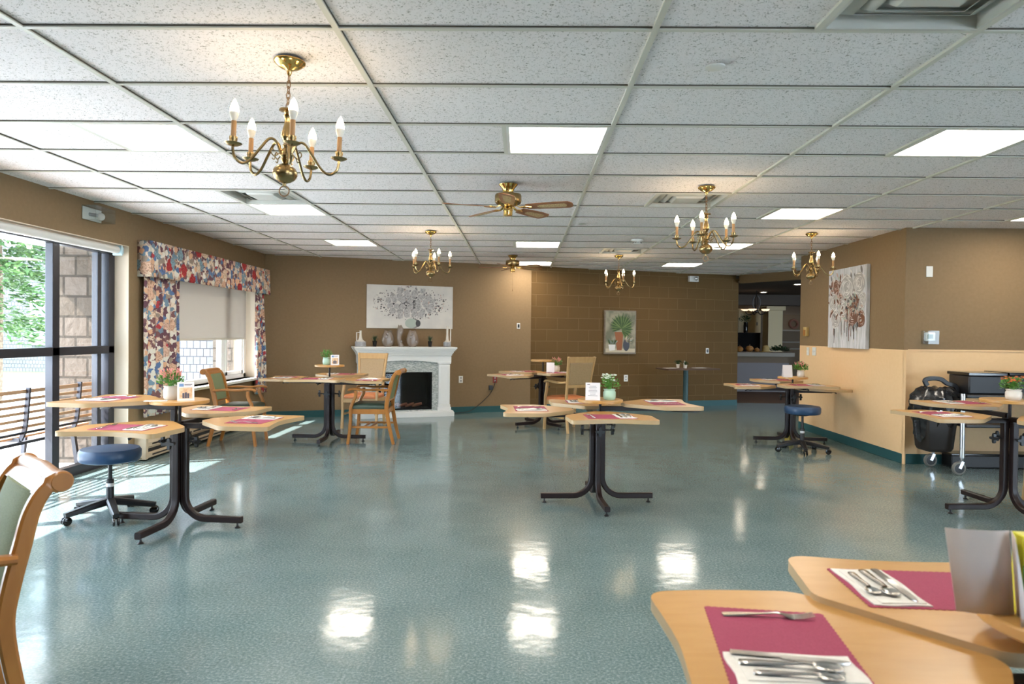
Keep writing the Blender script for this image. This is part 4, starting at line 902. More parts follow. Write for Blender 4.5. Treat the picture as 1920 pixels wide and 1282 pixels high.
cv = [mat('oil_white', (.70, .68, .66), .6), mat('oil_light_grey', (.40, .385, .38), .6), mat('oil_mid_grey', (.20, .19, .19), .6), mat('oil_dark_grey', (.06, .06, .065), .6), mat('oil_blush', (.52, .38, .33), .6),
      mat('oil_rust', (.17, .075, .045), .6), mat('oil_sage', (.42, .48, .42), .6), mat('oil_green', (.035, .075, .015), .6), mat('oil_leaf_light', (.13, .19, .05), .6), mat('oil_terracotta', (.26, .085, .025), .6), mat('oil_black', (.015, .012, .02), .4), mat('oil_sand', (.50, .42, .30), .6), mat('oil_pearl_grey', (.58, .56, .55), .6)]
m_canvas = speck('canvas_white', (.70, .67, .62), (.62, .60, .57), 5, .7, (.35, .65), .1)
m_canvas2 = speck('canvas_pale_blue', (.66, .66, .70), (.48, .50, .52), 4, .7, (.4, .62), .1, sc=(6, 6, 1))
p1 = thing('flower_painting', 'wide canvas of grey roses in a vase above the mantel', 'picture', bwall(2.25, .002, 1.405), A1)
b = MB(); b.box(-.705, .705, -.035, 0, 0, .70); b.build('canvas', m_canvas, p1, bevel=.003)
b = MB(); rnd = random.Random(12); y = -.0362
for i in range(420):
    a = rnd.uniform(0, 2 * PI); q = rnd.random() ** .6; x = .64 * q * math.cos(a); z = .41 + .27 * q * math.sin(a)
    leafflat(b, x, z, rnd.uniform(.02, .075) * (1.15 - .75 * q), rnd.uniform(0, 6.3), y - rnd.uniform(0, .0006), rnd.choice([1, 2, 2, 3, 3, 2, 4]), .6)
for i in range(40):
    a = rnd.uniform(.1, PI - .1) * (1 if rnd.random() < .8 else -1); x1, z1 = .6 * math.cos(a), .36 + .25 * math.sin(a) * .9; b.mi = rnd.choice([1, 2, 3])
    b.sweep([(x1 * .4, y - .0012, .3 + (z1 - .3) * .4), (x1 * .75, y - .0012, .28 + (z1 - .3) * .8), (x1, y - .0012, z1)], rect(.003, .0006))
b.mi = 2; b.add([(.115 * math.cos(2 * PI * i / 24) + .04, y - .0014, .085 + .08 * math.sin(2 * PI * i / 24)) for i in range(24)], [list(range(24))])
b.mi = 6; b.add([(.10 * math.cos(2 * PI * i / 24) + .01, y - .0018, .085 + .08 * math.sin(2 * PI * i / 24)) for i in range(24)], [list(range(24))])
b.mi = 3; b.add([(.04 * math.cos(2 * PI * i / 24) + .125, y - .002, .085 + .055 * math.sin(2 * PI * i / 24)) for i in range(24)], [list(range(24))])
k = 0
for row, (z, n_, hw) in enumerate(((.60, 4, .24), (.525, 6, .36), (.45, 7, .43), (.37, 7, .40), (.29, 6, .36), (.215, 4, .20))):
    for i in range(n_):
        x = -hw + 2 * hw * (i + .5) / n_ + rnd.uniform(-.02, .02); petalrose(b, x, z + rnd.uniform(-.02, .02), rnd.uniform(.044, .055), y - .0025 - .002 * (k % 3), 1, [0, 0, 2, 0], rnd, 3); k += 1
b.build('painted_flowers', cv, p1)
p2 = thing('palm_picture', 'framed picture of a palm leaf in a clay pot on the block wall', 'picture', bwall(6.09, -.034, .99), A1)
b = MB(); b.box(-.32, .32, -.04, 0, 0, .79); b.build('frame', wood('thin_grey_wood', (.22, .17, .12), (.16, .12, .08)), p2, bevel=.003)
b = MB(); b.box(-.295, .30, -.044, -.0405, .03, .775); b.build('picture_board', speck('picture_ground', (.30, .27, .19), (.14, .14, .09), 4, .6), p2)
b = MB(); y = -.0448
b.mi = 11; b.box(-.295, .30, y, y + .0008, .03, .10)
b.mi = 9; b.M = Matrix(); b.add([(-.12, y - .001, .40), (.06, y - .001, .40), (.045, y - .001, .24), (.03, y - .001, .07), (-.07, y - .001, .07), (-.09, y - .001, .24)], [(0, 5, 4, 3, 2, 1)])
b.mi = 10; b.add([(.12 + .065 * math.cos(2 * PI * i / 20), y - .0014, .165 + .11 * math.sin(2 * PI * i / 20)) for i in range(20)], [list(range(20))])
b.mi = 0; b.add([(-.24, y - .0014, .17), (-.10, y - .0014, .17), (-.11, y - .0014, .07), (-.22, y - .0014, .06)], [(0, 3, 2, 1)])
for i in range(24): leafflat(b, -.17 + rnd.uniform(-.05, .05), .18, rnd.uniform(.05, .11), rnd.uniform(.4, 2.7), y - .0018, rnd.choice([6, 8, 7]), .25)
for i in range(20): leafflat(b, .15 + rnd.uniform(-.04, .05), .20 + rnd.uniform(0, .06), rnd.uniform(.05, .12), rnd.uniform(-.4, 2.2), y - .0018, rnd.choice([6, 8, 11]), .25)
for i in range(46): a = -.6 + (PI + .9) * i / 45; leafflat(b, .02, .46, .24 + .05 * math.sin(a) + rnd.uniform(-.03, .02), a, y - .002 - .0001 * (i % 7), [7, 8, 7][i % 3], .09)
for i in range(9): a = -1.15 + .15 * i; leafflat(b, .02, .46, .22, a, y - .0016, [8, 7][i % 2], .15)
b.build('painted_palm', cv, p2)
p3 = thing('rose_canvas', 'tall canvas of white and rust roses on the right hand wall', 'picture', (PX - .001, 8.67, 1.205), R(-90))
b = MB(); b.box(-.50, .50, -.045, 0, 0, 1.0); b.build('canvas', m_canvas2, p3, bevel=.003)
b = MB(); y = -.0462; rnd = random.Random(31)
for i in range(190):
    x = rnd.uniform(-.42, .42); z = rnd.uniform(.40, .9); leafflat(b, x, z, rnd.uniform(.05, .13), rnd.uniform(0, 6.3), y - .0004 * rnd.random(), rnd.choice([4, 5, 5, 6, 2, 1, 4, 0]), .4)
for i in range(26):
    x = rnd.uniform(-.35, .3); b.mi = rnd.choice([1, 2, 6, 0, 5, 0]); z0_ = rnd.uniform(.05, .25); b.box(x, x + rnd.uniform(.004, .02), y - .0009, y, z0_, rnd.uniform(.35, .5))
for x, z, r, ms_ in ((.02, .74, .155, [1, 0, 1, 0, 0, 1]), (.33, .78, .12, [1, 0, 0, 1]), (-.34, .60, .10, [1, 0, 6, 0, 1]), (-.08, .50, .11, [6, 0, 6, 0, 6, 0]), (.17, .42, .125, [1, 0, 1, 0, 2, 5]), (-.28, .36, .10, [1, 0, 4, 0, 11]), (-.26, .78, .08, [4, 0, 4, 5]), (.22, .56, .09, [5, 4, 5, 5]), (.38, .36, .09, [4, 9, 5]), (.40, .58, .09, [6, 0, 6]), (-.15, .62, .06, [4, 5, 4])):
    petalrose(b, x, z, r * 1.15, y - .0014 - .0025 * rnd.random(), {5: 5, 4: 4}.get(ms_[-1], 1), [0, 0, 0, 0, 1] if ms_[-1] not in (5, 4) else [4, 5, 0, 9, 4], rnd, 6)
for i in range(16): leafflat(b, rnd.uniform(-.1, .4), rnd.uniform(.22, .5), rnd.uniform(.04, .09), rnd.uniform(-2, -1), y - .004, rnd.choice([5, 5, 3, 2]), .3)
for cx_, cz_, n_ in ((-.20, .62, 14), (.20, .60, 26), (.05, .56, 12), (-.02, .38, 12), (.28, .44, 14), (-.36, .72, 10), (-.20, .46, 8)):
    for i in range(n_): leafflat(b, cx_ + rnd.gauss(0, .045), cz_ + rnd.gauss(0, .045), rnd.uniform(.04, .09), rnd.uniform(0, 6.3), y - .0065 - .0002 * rnd.random(), rnd.choice([5, 5, 4, 3, 2, 6]), .42)
b.build('painted_roses', cv, p3)

# ------------------------------------------------------------------ wall fittings
def plate(name, label, cat, loc, rz, w=.072, h=.115, kind='outlet', m=None):
    t_ = thing(name, label, cat, loc, rz); b = MB(); b.box(-w / 2, w / 2, -.006, 0, -h / 2, h / 2); b.build('cover_plate', m or m_whitem, t_, bevel=.002)
    b = MB()
    if kind == 'outlet':
        for z in (-.025, .025): b.box(-.014, .014, -.0075, -.006, z - .013, z + .013)
        b.build('socket', m_greyc, t_)
    elif kind == 'switch':
        for x_ in ((-.02, .02) if w > .1 else (0,)): b.box(x_ - .005, x_ + .005, -.014, -.006, -.012, .012)
        b.build('toggle', m_whitem, t_)
    elif kind == 'sensor': b.box(-w * .28, w * .28, -.012, -.006, -h * .3, h * .3); b.build('dark_sensor', m_black, t_)
    return t_
plate('wall_outlet', 'ivory outlet on the tan wall right of the fireplace', 'outlet', bwall(3.115, .001, .564), A1)
plate('wall_outlet', 'white outlet on the block wall below the palm picture', 'outlet', bwall(6.234, -.034, .548), A1, .08, .12)
ro = plate('wall_outlet', 'red emergency outlet with a cord plugged in, below the farthest table', 'outlet', bwall(3.715, .001, .558), A1, .075, .12, 'outlet', mat('red_plate', (.25, .02, .015), .4))
plate('wall_switch', 'small switch plate high on the tan wall near its right end', 'switch', bwall(4.129, .001, 1.473), A1, .06, .10, 'sensor')
plate('access_reader', 'white-edged black access reader on the block wall by the doorway', 'sensor', bwall(7.97, -.034, 1.05), A1, .065, .10, 'sensor')
plate('wall_outlet', 'blank ivory plate high on the right hand wall', 'cover plate', (4.325, 7.429, 2.05), 0, .07, .115, 'none')
plate('wall_switch', 'double white switch plate on the cream wall left of the rose canvas', 'switch', (PX - .001, 9.69, 1.14), R(-90), .12, .115, 'switch')
plate('wall_outlet', 'ivory plate beside the double switch on the cream wall', 'outlet', (PX - .001, 9.90, 1.135), R(-90), .08, .115, 'switch')
t_ = thing('wall_keypad', 'small yellowed intercom box on the right wall near the doorway', 'intercom', (PX - .001, 9.93, 1.41), R(-90))
b = MB(); b.box(-.06, .05, -.04, 0, -.06, .07); b.build('housing', mat('aged_ivory', (.50, .36, .14), .5), t_, bevel=.006); bx('front_panel', m_cw, -.05, .02, -.045, -.04, -.05, .03, t_)
t_ = thing('thermostat', 'white thermostat in a clear guard above the bin', 'thermostat', (4.335, 7.43, 1.355), 0)
b = MB(); b.box(-.055, .055, -.026, -.002, -.045, .048); b.build('body', m_whitem, t_, bevel=.012, seg=4); bx('screen', mat('lcd_green', (.12, .15, .09), .3), -.03, .028, -.0275, -.026, -.02, .028, t_)
b = MB(); b.box(-.08, .08, -.045, -.043, -.075, .065); b.box(-.08, .08, -.045, -.0, -.077, -.075); b.box(-.08, .08, -.045, -.0, .065, .067); b.box(-.082, -.08, -.045, 0, -.075, .065); b.box(.08, .082, -.045, 0, -.075, .065); b.build('clear_guard', m_acry, t_)
t_ = thing('emergency_light', 'white wall light in a clear box above the patio window', 'wall light', (WX, 6.27, 2.385), R(90))
b = MB(); b.box(-.14, .14, -.006, 0, -.055, .06); b.build('back_plate', m_whitem, t_, bevel=.003)
b = MB(); b.lathe([(.02, 0), (.02, .08)], 12); 
b = MB(); b.sweep([(-.04, 0, 0), (-.03, -.07, -.01)], circ(.016, 10)); b.build('lamp_arm', m_greyc, t_)
b = MB(); b.sphere((.04, -.06, -.01), .035, 16); b.build('lamp_head', m_whitem, t_)
b = MB(); b.box(-.15, .15, -.13, -.127, -.06, .065); b.box(-.15, .15, -.13, 0, -.062, -.06); b.box(-.15, -.147, -.13, 0, -.06, .065); b.box(.147, .15, -.13, 0, -.06, .065); b.box(-.15, .15, -.13, 0, .065, .067); b.build('clear_cover', m_acry, t_)
t_ = thing('emergency_light', 'small white emergency lamp at the top of the block wall', 'wall light', bwall(7.62, -.034, 2.41), A1)
b = MB(); b.box(-.10, .10, -.06, 0, -.06, .05); b.build('housing', m_vent, t_, bevel=.006); b = MB(); b.sphere((.03, -.075, 0), .035, 14); b.build('lamp_head', m_chrome, t_)
# cord from the fireplace to the red outlet, with its plug
t_ = thing('power_cord', 'black power cord running from fireplace to the red outlet', 'cord')
b = MB(); P_ = [bwall(2.93, .10, .02), bwall(3.05, .06, .012), bwall(3.25, .05, .03), bwall(3.42, .035, .13), bwall(3.58, .03, .27), bwall(3.66, .03, .38), bwall(3.70, .03, .47), bwall(3.712, .03, .535)]
b.sweep(smooth(P_, 6), circ(.006, 7)); b.build('cable', m_black, t_)
b = MB(); b.box(-.035, .035, -.045, -.01, -.04, .04); b.build('adapter', m_black, t_, loc=bwall(3.635, .0, .42), rotz=A1, bevel=.004)

# ------------------------------------------------------------------ blinds, curtains, heater
t_ = thing('roller_blind', 'rolled-up white roller blind along the top of the patio window', 'blind', (-4.0, 0, 0))
b = MB(); b.M = Matrix.Translation((0, 2.35, 2.125)) @ Matrix.Rotation(R(-90), 4, 'X'); b.lathe([(.036, 0), (.036, 4.41)], 24); b.build('fabric_roll', mat('roll_white', (.74, .73, .70), .5), t_)
b = MB(); b.box(-.05, .05, 6.77, 6.79, 2.07, 2.175); b.box(-.035, .03, 6.79, 6.84, 2.09, 2.16); b.build('end_bracket', mat('pale_blue_plastic', (.45, .62, .68), .3), t_, bevel=.01)
t_ = thing('roller_blind', 'half-lowered beige roller blind in the curtained window', 'blind', (-4.03, 0, 0))
b = MB(); b.box(-.001, .001, 7.66, 10.02, 1.24, 1.99); b.build('fabric', m_blind, t_); bx('hem_bar', mat('hem_beige', (.60, .56, .48), .6), -.006, .006, 7.66, 10.02, 1.215, 1.24, t_, .003)
def pleated(b, y0, y1, z0, z1, x, amp, n, taper=None, seed=0, nz=10):
    rnd = random.Random(seed); K = n * 10; vv = []; ff = []
    ph = [rnd.uniform(.7, 1.3) for _ in range(n + 1)]
    for j in range(nz + 1):
        tz = j / nz; z_ = z0 + (z1 - z0) * tz; f = taper(tz) if taper else (0, 1)
        for i in range(K + 1):
            u = i / K; k_ = ph[int(u * n) % (n + 1)]; yy = y0 + (y1 - y0) * (f[0] + (f[1] - f[0]) * u)
            vv.append((x + amp * k_ * math.sin(2 * PI * u * n) * (1 - .3 * tz) + .004 * math.sin(7 * tz + i), yy, z_))
    for j in range(nz):
        for i in range(K): a = j * (K + 1) + i; ff.append((a, a + 1, a + K + 2, a + K + 1))
    b.add(vv, ff)
def cloth(b, name, m, par=None):
    o = b.build(name, m, par, ang=80); s_ = o.modifiers.new('thick', 'SOLIDIFY'); s_.thickness = .003; return o
t_ = thing('curtain', 'wide floral curtain hanging at the left of the window', 'curtain'); b = MB(); pleated(b, 7.03, 7.77, .44, 2.0, -3.875, .022, 5, seed=1); cloth(b, 'fabric', m_floral, t_)
t_ = thing('curtain', 'narrow gathered floral curtain in the corner right of the window', 'curtain'); b = MB(); pleated(b, 9.98, 10.44, .42, 2.0, -3.875, .028, 5, lambda q: (.02 + .10 * math.sin(PI * q) * .6, 1 - .32 * q), seed=2); cloth(b, 'fabric', m_floral, t_)
t_ = thing('valance', 'floral box-pleated valance across the top of the curtained window', 'valance')
b = MB(); K = 220; vv = []; ff = []
for j in range(7):
    z_ = 1.885 + (2.255 - 1.885) * j / 6
    for i in range(K + 1):
        u = i / K; yy = 7.02 + (10.35 - 7.02) * u; ph = (u * 10) % 1; dent = .018 * math.exp(-((ph - .5) / .06) ** 2)
        vv.append((-3.80 - dent * (1 - .3 * j / 6) + .012 * (1 - j / 6), yy, z_ - .01 * (1 if 0 < j else 0) * 0))
for j in range(6):
    for i in range(K): a = j * (K + 1) + i; ff.append((a, a + 1, a + K + 2, a + K + 1))
b.add(vv, ff)
b.add([(-3.94, 7.02, 1.885), (-3.788, 7.02, 1.885), (-3.80, 7.02, 2.255), (-3.94, 7.02, 2.255)], [(0, 1, 2, 3)]); b.add([(-3.94, 10.35, 1.885), (-3.788, 10.35, 1.885), (-3.80, 10.35, 2.255), (-3.94, 10.35, 2.255)], [(3, 2, 1, 0)])
b.add([(-3.94, 7.02, 2.255), (-3.80, 7.02, 2.255), (-3.80, 10.35, 2.255), (-3.94, 10.35, 2.255)], [(0, 1, 2, 3)])
cloth(b, 'fabric', m_floral, t_)
m_beige = mat('beige_enamel', (.50, .40, .28), .4)
t_ = thing('baseboard_heater', 'beige metal baseboard heater under the curtained window', 'heater', (WX + .001, 6.98, 0))
b = MB(); b.M = Matrix.Rotation(R(90), 4, 'X') @ Matrix.Scale(-1, 4, (0, 0, 1)) if False else Matrix()
pr = [(0, .02), (.11, .02), (.12, .03), (.12, .07), (.105, .075), (.105, .13), (.118, .14), (.118, .185), (.09, .235), (.03, .245), (0, .245)]
k = len(pr); b.add([(x_, 0, z_) for x_, z_ in pr] + [(x_, 3.3, z_) for x_, z_ in pr], [(i, (i + 1) % k, k + (i + 1) % k, k + i)[::-1] for i in range(k)] + [list(range(k)), [k + i for i in range(k)][::-1]]); b.build('cover', m_beige, t_, ang=20)
b = MB(); b.box(.117, .121, .12, 3.2, .045, .06); b.box(.1055, .1065, .05, 3.25, .085, .12)
for i in range(14): b.box(.1175, .1195, .12 + i * .225, .30 + i * .225, .155, .172)
b.build('slots', m_black, t_)
b = MB(); b.box(.0, .122, -.004, .04, .015, .25); b.build('end_cap', m_beige, t_, bevel=.006)
b = MB(); b.sweep([(-3.62, 8.95, .005), (-3.66, 8.9, .3)], circ(.006, 6)); 

# ------------------------------------------------------------------ wall table at the back, bin cart, utility cart, wet floor sign
tb = thing('wall_table', 'narrow dark-topped table on a teal column by the block wall', 'table', (2.93, 12.38, 0), A1)
b = MB(); b.prism(rpoly([(-.55, -.30, .02), (.52, -.30, .02), (.60, .2, .02), (-.50, .2, .02)], 3), .735, .76); b.build('tabletop', wood('dark_laminate', (.11, .06, .035), (.08, .045, .025), .65), tb, bevel=.003)
b = MB(); b.lathe([(.05, .03), (.045, .05), (.045, .735)], 24); b.build('column', mat('teal_metal', (.035, .10, .11), .45), tb)
b = MB(); b.lathe([(.27, 0), (.27, .012), (.1, .03), (.05, .035)], 32); b.build('base', m_black, tb)
plant('small white pot of dark leaves on the dark wall table', 2.78, 12.34, .7605, m_potw, .035, .07, .08, 'spiky', .07, seed=41, n=80)
plant('second small white pot close beside the first on the dark wall table', 2.89, 12.24, .7605, m_potw, .03, .06, .07, 'spiky', .05, seed=42, n=50)
b = MB(); b.lathe([(.018, 0), (.018, .09), (.012, .10)], 14); o = b.build('salt_shaker', m_potw, loc=(2.90, 12.36, .7605)); tag(o, 'white shaker behind the small pots on the dark wall table', 'shaker'); b = MB(); b.lathe([(.014, .1), (.014, .125), (.004, .13)], 12); b.build('cap', m_whitem, o)
put('napkin', 'white napkin at the left end of the dark wall table', 'napkin', 'white napkins', 2.62, 12.24, .7605, A1); put('napkin', 'white napkin at the right end of the dark wall table', 'napkin', 'white napkins', 3.18, 12.44, .7605, A1)

m_bag = speck('black_bin_bag', (.010, .011, .014), (.025, .027, .03), 14, .2, bump=1.0); m_bin = mat('dark_brown_bin', (.02, .015, .013), .45); m_alu = mat('brushed_aluminium', (.62, .63, .66), .3, .9)
cart = thing('bussing_cart', 'black bussing cart with silver legs and a hanging bin', 'cart', (4.33, 7.05, 0), 0)
def cartleg(x, y):
    b = MB(); b.lathe([(.022, .17), (.022, .80)], 20, (x, y, 0)); lg = b.build('leg', m_alu, cart)
    b = MB(); b.lathe([(.012, .13), (.018, .17)], 12, (x, y, 0)); b.M = Matrix.Translation((x, y, 0)); b.sweep([(.0, .02, .135), (-.03, .02, .066)], rect(.03, .004), (0, 1, 0)); b.sweep([(.0, -.02, .135), (-.03, -.02, .066)], rect(.03, .004), (0, 1, 0)); b.build('caster_fork', m_alu, lg)
    b = MB(); b.M = Matrix.Translation((x - .03, y + .015, .066)) @ Matrix.Rotation(R(90), 4, 'X'); b.lathe([(.045, 0), (.062, .0), (.066, .006), (.066, .024), (.062, .03), (.045, .03)], 28); b.build('wheel_tyre', mat('grey_rubber', (.22, .21, .19), .6), lg)
    b = MB(); b.M = Matrix.Translation((x - .03, y + .018, .066)) @ Matrix.Rotation(R(90), 4, 'X'); b.lathe([(.001, -.002), (.046, 0), (.046, .034), (.001, .038)], 24); b.build('wheel_hub', m_black, lg)
cartleg(.01, -.20); cartleg(-.01, .24); cartleg(1.2, -.20); cartleg(1.2, .20)
b = MB(); b.box(.03, 1.25, -.23, .27, .47, .50); b.box(.03, 1.25, -.23, .27, .76, .79); b.build('shelf', m_black, cart, bevel=.006)
b = MB(); b.M = Matrix.Translation((-.13, .03, 0)); vv = []
for z_, a_, c_ in ((.20, .115, .11), (.24, .13, .125), (.62, .16, .15)): vv += [(-a_, -c_, z_), (a_, -c_, z_), (a_, c_, z_), (-a_, c_, z_)]
b.add(vv, [(3, 2, 1, 0)] + [(j * 4 + i, j * 4 + (i + 1) % 4, j * 4 + 4 + (i + 1) % 4, j * 4 + 4 + i) for j in range(2) for i in range(4)]); b.build('bin', m_bin, cart, bevel=.02, seg=3)
b = MB(); n_ = 40; rnd = random.Random(9); vv = []; prof = [(.165, .46), (.19, .52), (.215, .60), (.225, .68), (.21, .76), (.165, .82), (.11, .845), (.05, .83)]
for j, (r_, z_) in enumerate(prof):
    for i in range(n_):
        a = 2 * PI * i / n_; e = 1 + .07 * math.sin(5 * a + j) + .05 * math.sin(9 * a - 2 * j) + rnd.uniform(-.05, .05); zz = z_ - (.16 * max(0, math.sin(a * 2 + 1.0)) if j == 0 else 0) + .012 * math.sin(7 * a + j)
        vv.append((r_ * 1.08 * e * math.cos(a), r_ * .85 * e * math.sin(a), zz))
b.M = Matrix.Translation((-.13, .03, 0)); b.add(vv, [(j * n_ + i, j * n_ + (i + 1) % n_, (j + 1) * n_ + (i + 1) % n_, (j + 1) * n_ + i) for j in range(7) for i in range(n_)] + [[7 * n_ + i for i in range(n_)]]); b.build('bin_liner', m_bag, cart, ang=25)
b = MB(); b.M = Matrix.Translation((-.13, .03, 0)); b.sweep(smooth([(-.08, 0, .86), (-.10, 0, .915), (-.03, 0, .935), (.06, 0, .925), (.12, 0, .885), (.20, 0, .86), (.23, 0, .80)], 5), rect(.045, .03, .006), (0, 1, 0)); b.build('handle', m_black, cart)
for i, (x0, x1, y0, y1, z1, lb) in enumerate(((4.44, 4.80, 6.92, 7.25, 1.005, 'black tote box at the left on top of the bussing cart'), (4.84, 5.50, 6.92, 7.28, 1.01, 'long black tote box at the right on top of the bussing cart'))):
    q = bx('tote_box', m_black, x0, x1, y0, y1, .792, z1 - .03, bevel=.012); tag(q, lb, 'box'); b = MB(); b.box(x0 - .012, x1 + .012, y0 - .012, y1 + .012, z1 - .03, z1); b.build('rim', m_blackg, q, bevel=.005)
t_ = thing('floor_platform', 'low black platform on the floor under the bussing cart', 'platform', (4.42, 7.22, 0)); b = MB(); b.box(.05, 1.4, 0, .18, 0, .13); b.build('deck', m_black, t_, bevel=.01); b = MB(); b.box(.04, 1.41, -.008, .19, .13, .15); b.build('rim', m_blackg, t_, bevel=.004)
ws = thing('wet_floor_sign', 'yellow folded wet-floor sign behind the stool by the rose canvas', 'sign', (3.64, 9.42, 0), R(96))
b = MB(); m_wet = mat('sign_yellow', (.65, .48, .02), .4)
for s in (-1, 1): b = MB(); b.add([(-.07, s * .035, 0), (.07, s * .035, 0), (.06, s * .012, .36), (-.06, s * .012, .36), (-.07, s * .027, 0), (.07, s * .027, 0), (.06, s * .004, .36), (-.06, s * .004, .36)], [(0, 1, 2, 3), (7, 6, 5, 4), (0, 3, 7, 4), (1, 5, 6, 2), (2, 6, 7, 3), (0, 4, 5, 1)]); b.build('sign_panel', m_wet, ws)
b = MB(); b.sweep([(-.06, 0, .36), (-.03, 0, .40), (.03, 0, .40), (.06, 0, .36)], rect(.02, .02, .004), (0, 1, 0)); b.build('handle', m_wet, ws)

# ------------------------------------------------------------------ the lobby beyond the doorway
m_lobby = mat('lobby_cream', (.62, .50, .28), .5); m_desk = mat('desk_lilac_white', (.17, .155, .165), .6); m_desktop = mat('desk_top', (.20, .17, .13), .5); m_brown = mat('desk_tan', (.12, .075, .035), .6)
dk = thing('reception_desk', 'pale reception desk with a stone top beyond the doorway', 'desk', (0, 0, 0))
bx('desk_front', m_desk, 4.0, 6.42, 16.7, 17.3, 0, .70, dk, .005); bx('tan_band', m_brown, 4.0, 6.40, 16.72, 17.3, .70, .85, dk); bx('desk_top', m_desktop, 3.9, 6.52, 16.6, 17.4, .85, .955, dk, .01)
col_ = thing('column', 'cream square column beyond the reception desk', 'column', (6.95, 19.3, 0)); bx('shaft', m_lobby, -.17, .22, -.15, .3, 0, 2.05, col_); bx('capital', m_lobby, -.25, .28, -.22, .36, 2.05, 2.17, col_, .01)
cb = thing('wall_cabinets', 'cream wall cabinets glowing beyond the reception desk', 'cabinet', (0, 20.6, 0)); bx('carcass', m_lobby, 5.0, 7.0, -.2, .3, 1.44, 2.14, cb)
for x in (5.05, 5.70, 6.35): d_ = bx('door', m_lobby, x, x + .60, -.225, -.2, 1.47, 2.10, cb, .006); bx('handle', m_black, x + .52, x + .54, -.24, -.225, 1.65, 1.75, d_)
tag(bx('dark_screen_wall', m_matte, 4.6, 6.75, 19.7, 19.8, 0, 1.43), 'black glossy low partition behind the reception desk', 'partition')
vz = plant('black vase of cream flowers on the dark partition', 6.35, 19.74, 1.431, m_blackg, .065, .30, .24, 'white', .17, 'flower_vase', 51, 160)
for c_ in vz.children:
    if c_.name.startswith('foliage'): c_.data.materials[0] = m_leafd
lc = thing('lobby_chandelier', 'dark iron chandelier with pale bowls in the lobby', 'chandelier', (5.72, 17.0, 0))
b = MB()
for s in (0, 1): b.sweep([((.09 * math.cos(2 * PI * k / 20)) * (1 - s), (.09 * math.cos(2 * PI * k / 20)) * s, 2.16 + .17 * math.sin(2 * PI * k / 20)) for k in range(20)], circ(.013, 6), (0, 1, 0) if s == 0 else (1, 0, 0), closed=True)
b.sweep([(0, 0, 2.32), (0, 0, 2.45)], circ(.012, 6)); b.sphere((0, 0, 1.95), .05, 10); b.build('iron_frame', m_black, lc)
for i in range(5):
    a = 2 * PI * i / 5 + .3; b = MB(); b.M = Matrix.Rotation(a, 4, 'Z'); b.sweep(smooth([(.03, 0, 1.97), (.10, 0, 1.88), (.2, 0, 1.88), (.26, 0, 1.95)], 4), circ(.012, 6), (0, 1, 0)); ar = b.build('arm', m_black, lc)
    b = MB(); b.M = Matrix.Rotation(a, 4, 'Z'); b.lathe([(.02, 1.955), (.07, 1.965), (.10, 1.995), (.095, 1.995), (.06, 1.972)], 16, (.26, 0, 0), False); b.build('glass_bowl', mat('bowl_glow', (.7, .6, .5), .4, emit=(1, .75, .5), es=.6) if i == 0 else bpy.data.materials['bowl_glow'], ar)
m_down = mat('downlight_lens', (1, .95, .85), .3, emit=(1, .86, .66), es=26)
for i, (px_, y_) in enumerate(((1488.4, 14.7), (1425.3, 17.5), (1394.5, 20.4), (1485, 20.2), (1388, 14.2))):
    x_ = (px_ - 976) / 1297 * y_; lb = ['nearest round downlight visible through the doorway', 'middle round downlight beyond the doorway', 'left far downlight beyond the doorway', 'right far downlight beyond the doorway', 'downlight just behind the block wall end'][i]
    t_ = thing('downlight', lb, 'ceiling light', (x_, y_, 2.45), 0, 'lobby downlights'); b = MB(); b.lathe([(.075, -.012), (.10, -.008), (.10, 0)], 24, cap=False); b.build('trim_ring', m_whitem, t_); b = MB(); b.lathe([(.001, -.006), (.078, -.006), (.078, -.002)], 24); b.build('lens', m_down, t_)
m_pump = mat('gourd_ochre', (.35, .16, .04), .5)
for i, (x_, r_, lb) in enumerate(((5.28, .09, 'striped ochre gourd at the left on the reception desk'), (5.52, .10, 'larger ochre gourd in the middle of the reception desk'), (5.70, .065, 'small ochre gourd right of the middle on the reception desk'))):
    t_ = thing('gourd', lb, 'gourd', (x_, 16.85, .956), 0, 'gourds on the desk'); b = MB(); vv = []; n_ = 24
    for j in range(9):
        q = PI * j / 8; 
        for k_ in range(n_): a = 2 * PI * k_ / n_; rr = max(.001, r_ * math.sin(q)) * (1 - .08 * abs(math.cos(4 * a))); vv.append((rr * math.cos(a), rr * math.sin(a), r_ * .75 * (1 - math.cos(q))))
    b.add(vv, [(j * n_ + k_, j * n_ + (k_ + 1) % n_, (j + 1) * n_ + (k_ + 1) % n_, (j + 1) * n_ + k_) for j in range(8) for k_ in range(n_)]); b.build('flesh', m_pump, t_); b = MB(); b.sweep([(0, 0, r_ * 1.4), (.01, 0, r_ * 1.8)], circ(.01, 6)); b.build('stem', m_bark, t_)
b = MB(); b.lathe([(.17, 0), (.17, .01), (.09, .02), (.08, .12), (.04, .16), (.001, .165)], 28); tag(b.build('straw_hat', mat('straw', (.42, .30, .12), .7), loc=(5.93, 16.9, .956)), 'straw hat lying on the reception desk', 'hat')
b = MB(); foliage(b, 260, .2, .12, 0, .06, .6, 9); tag(b.build('dark_garland', m_leafd, loc=(6.30, 17.0, .985)), 'dark leafy garland at the right end of the reception desk', 'garland')
sh = thing('lobby_shelving', 'dim grey shelving with ornaments at the back of the lobby', 'shelf', (8.0, 20.9, 0)); bx('back_board', m_brown, -.6, .9, .1, .15, 0, 2.0, sh)
for z in (1.15, .95, 1.5): bx('shelf', m_desktop, -.6, .9, -.15, .1, z, z + .04, sh)
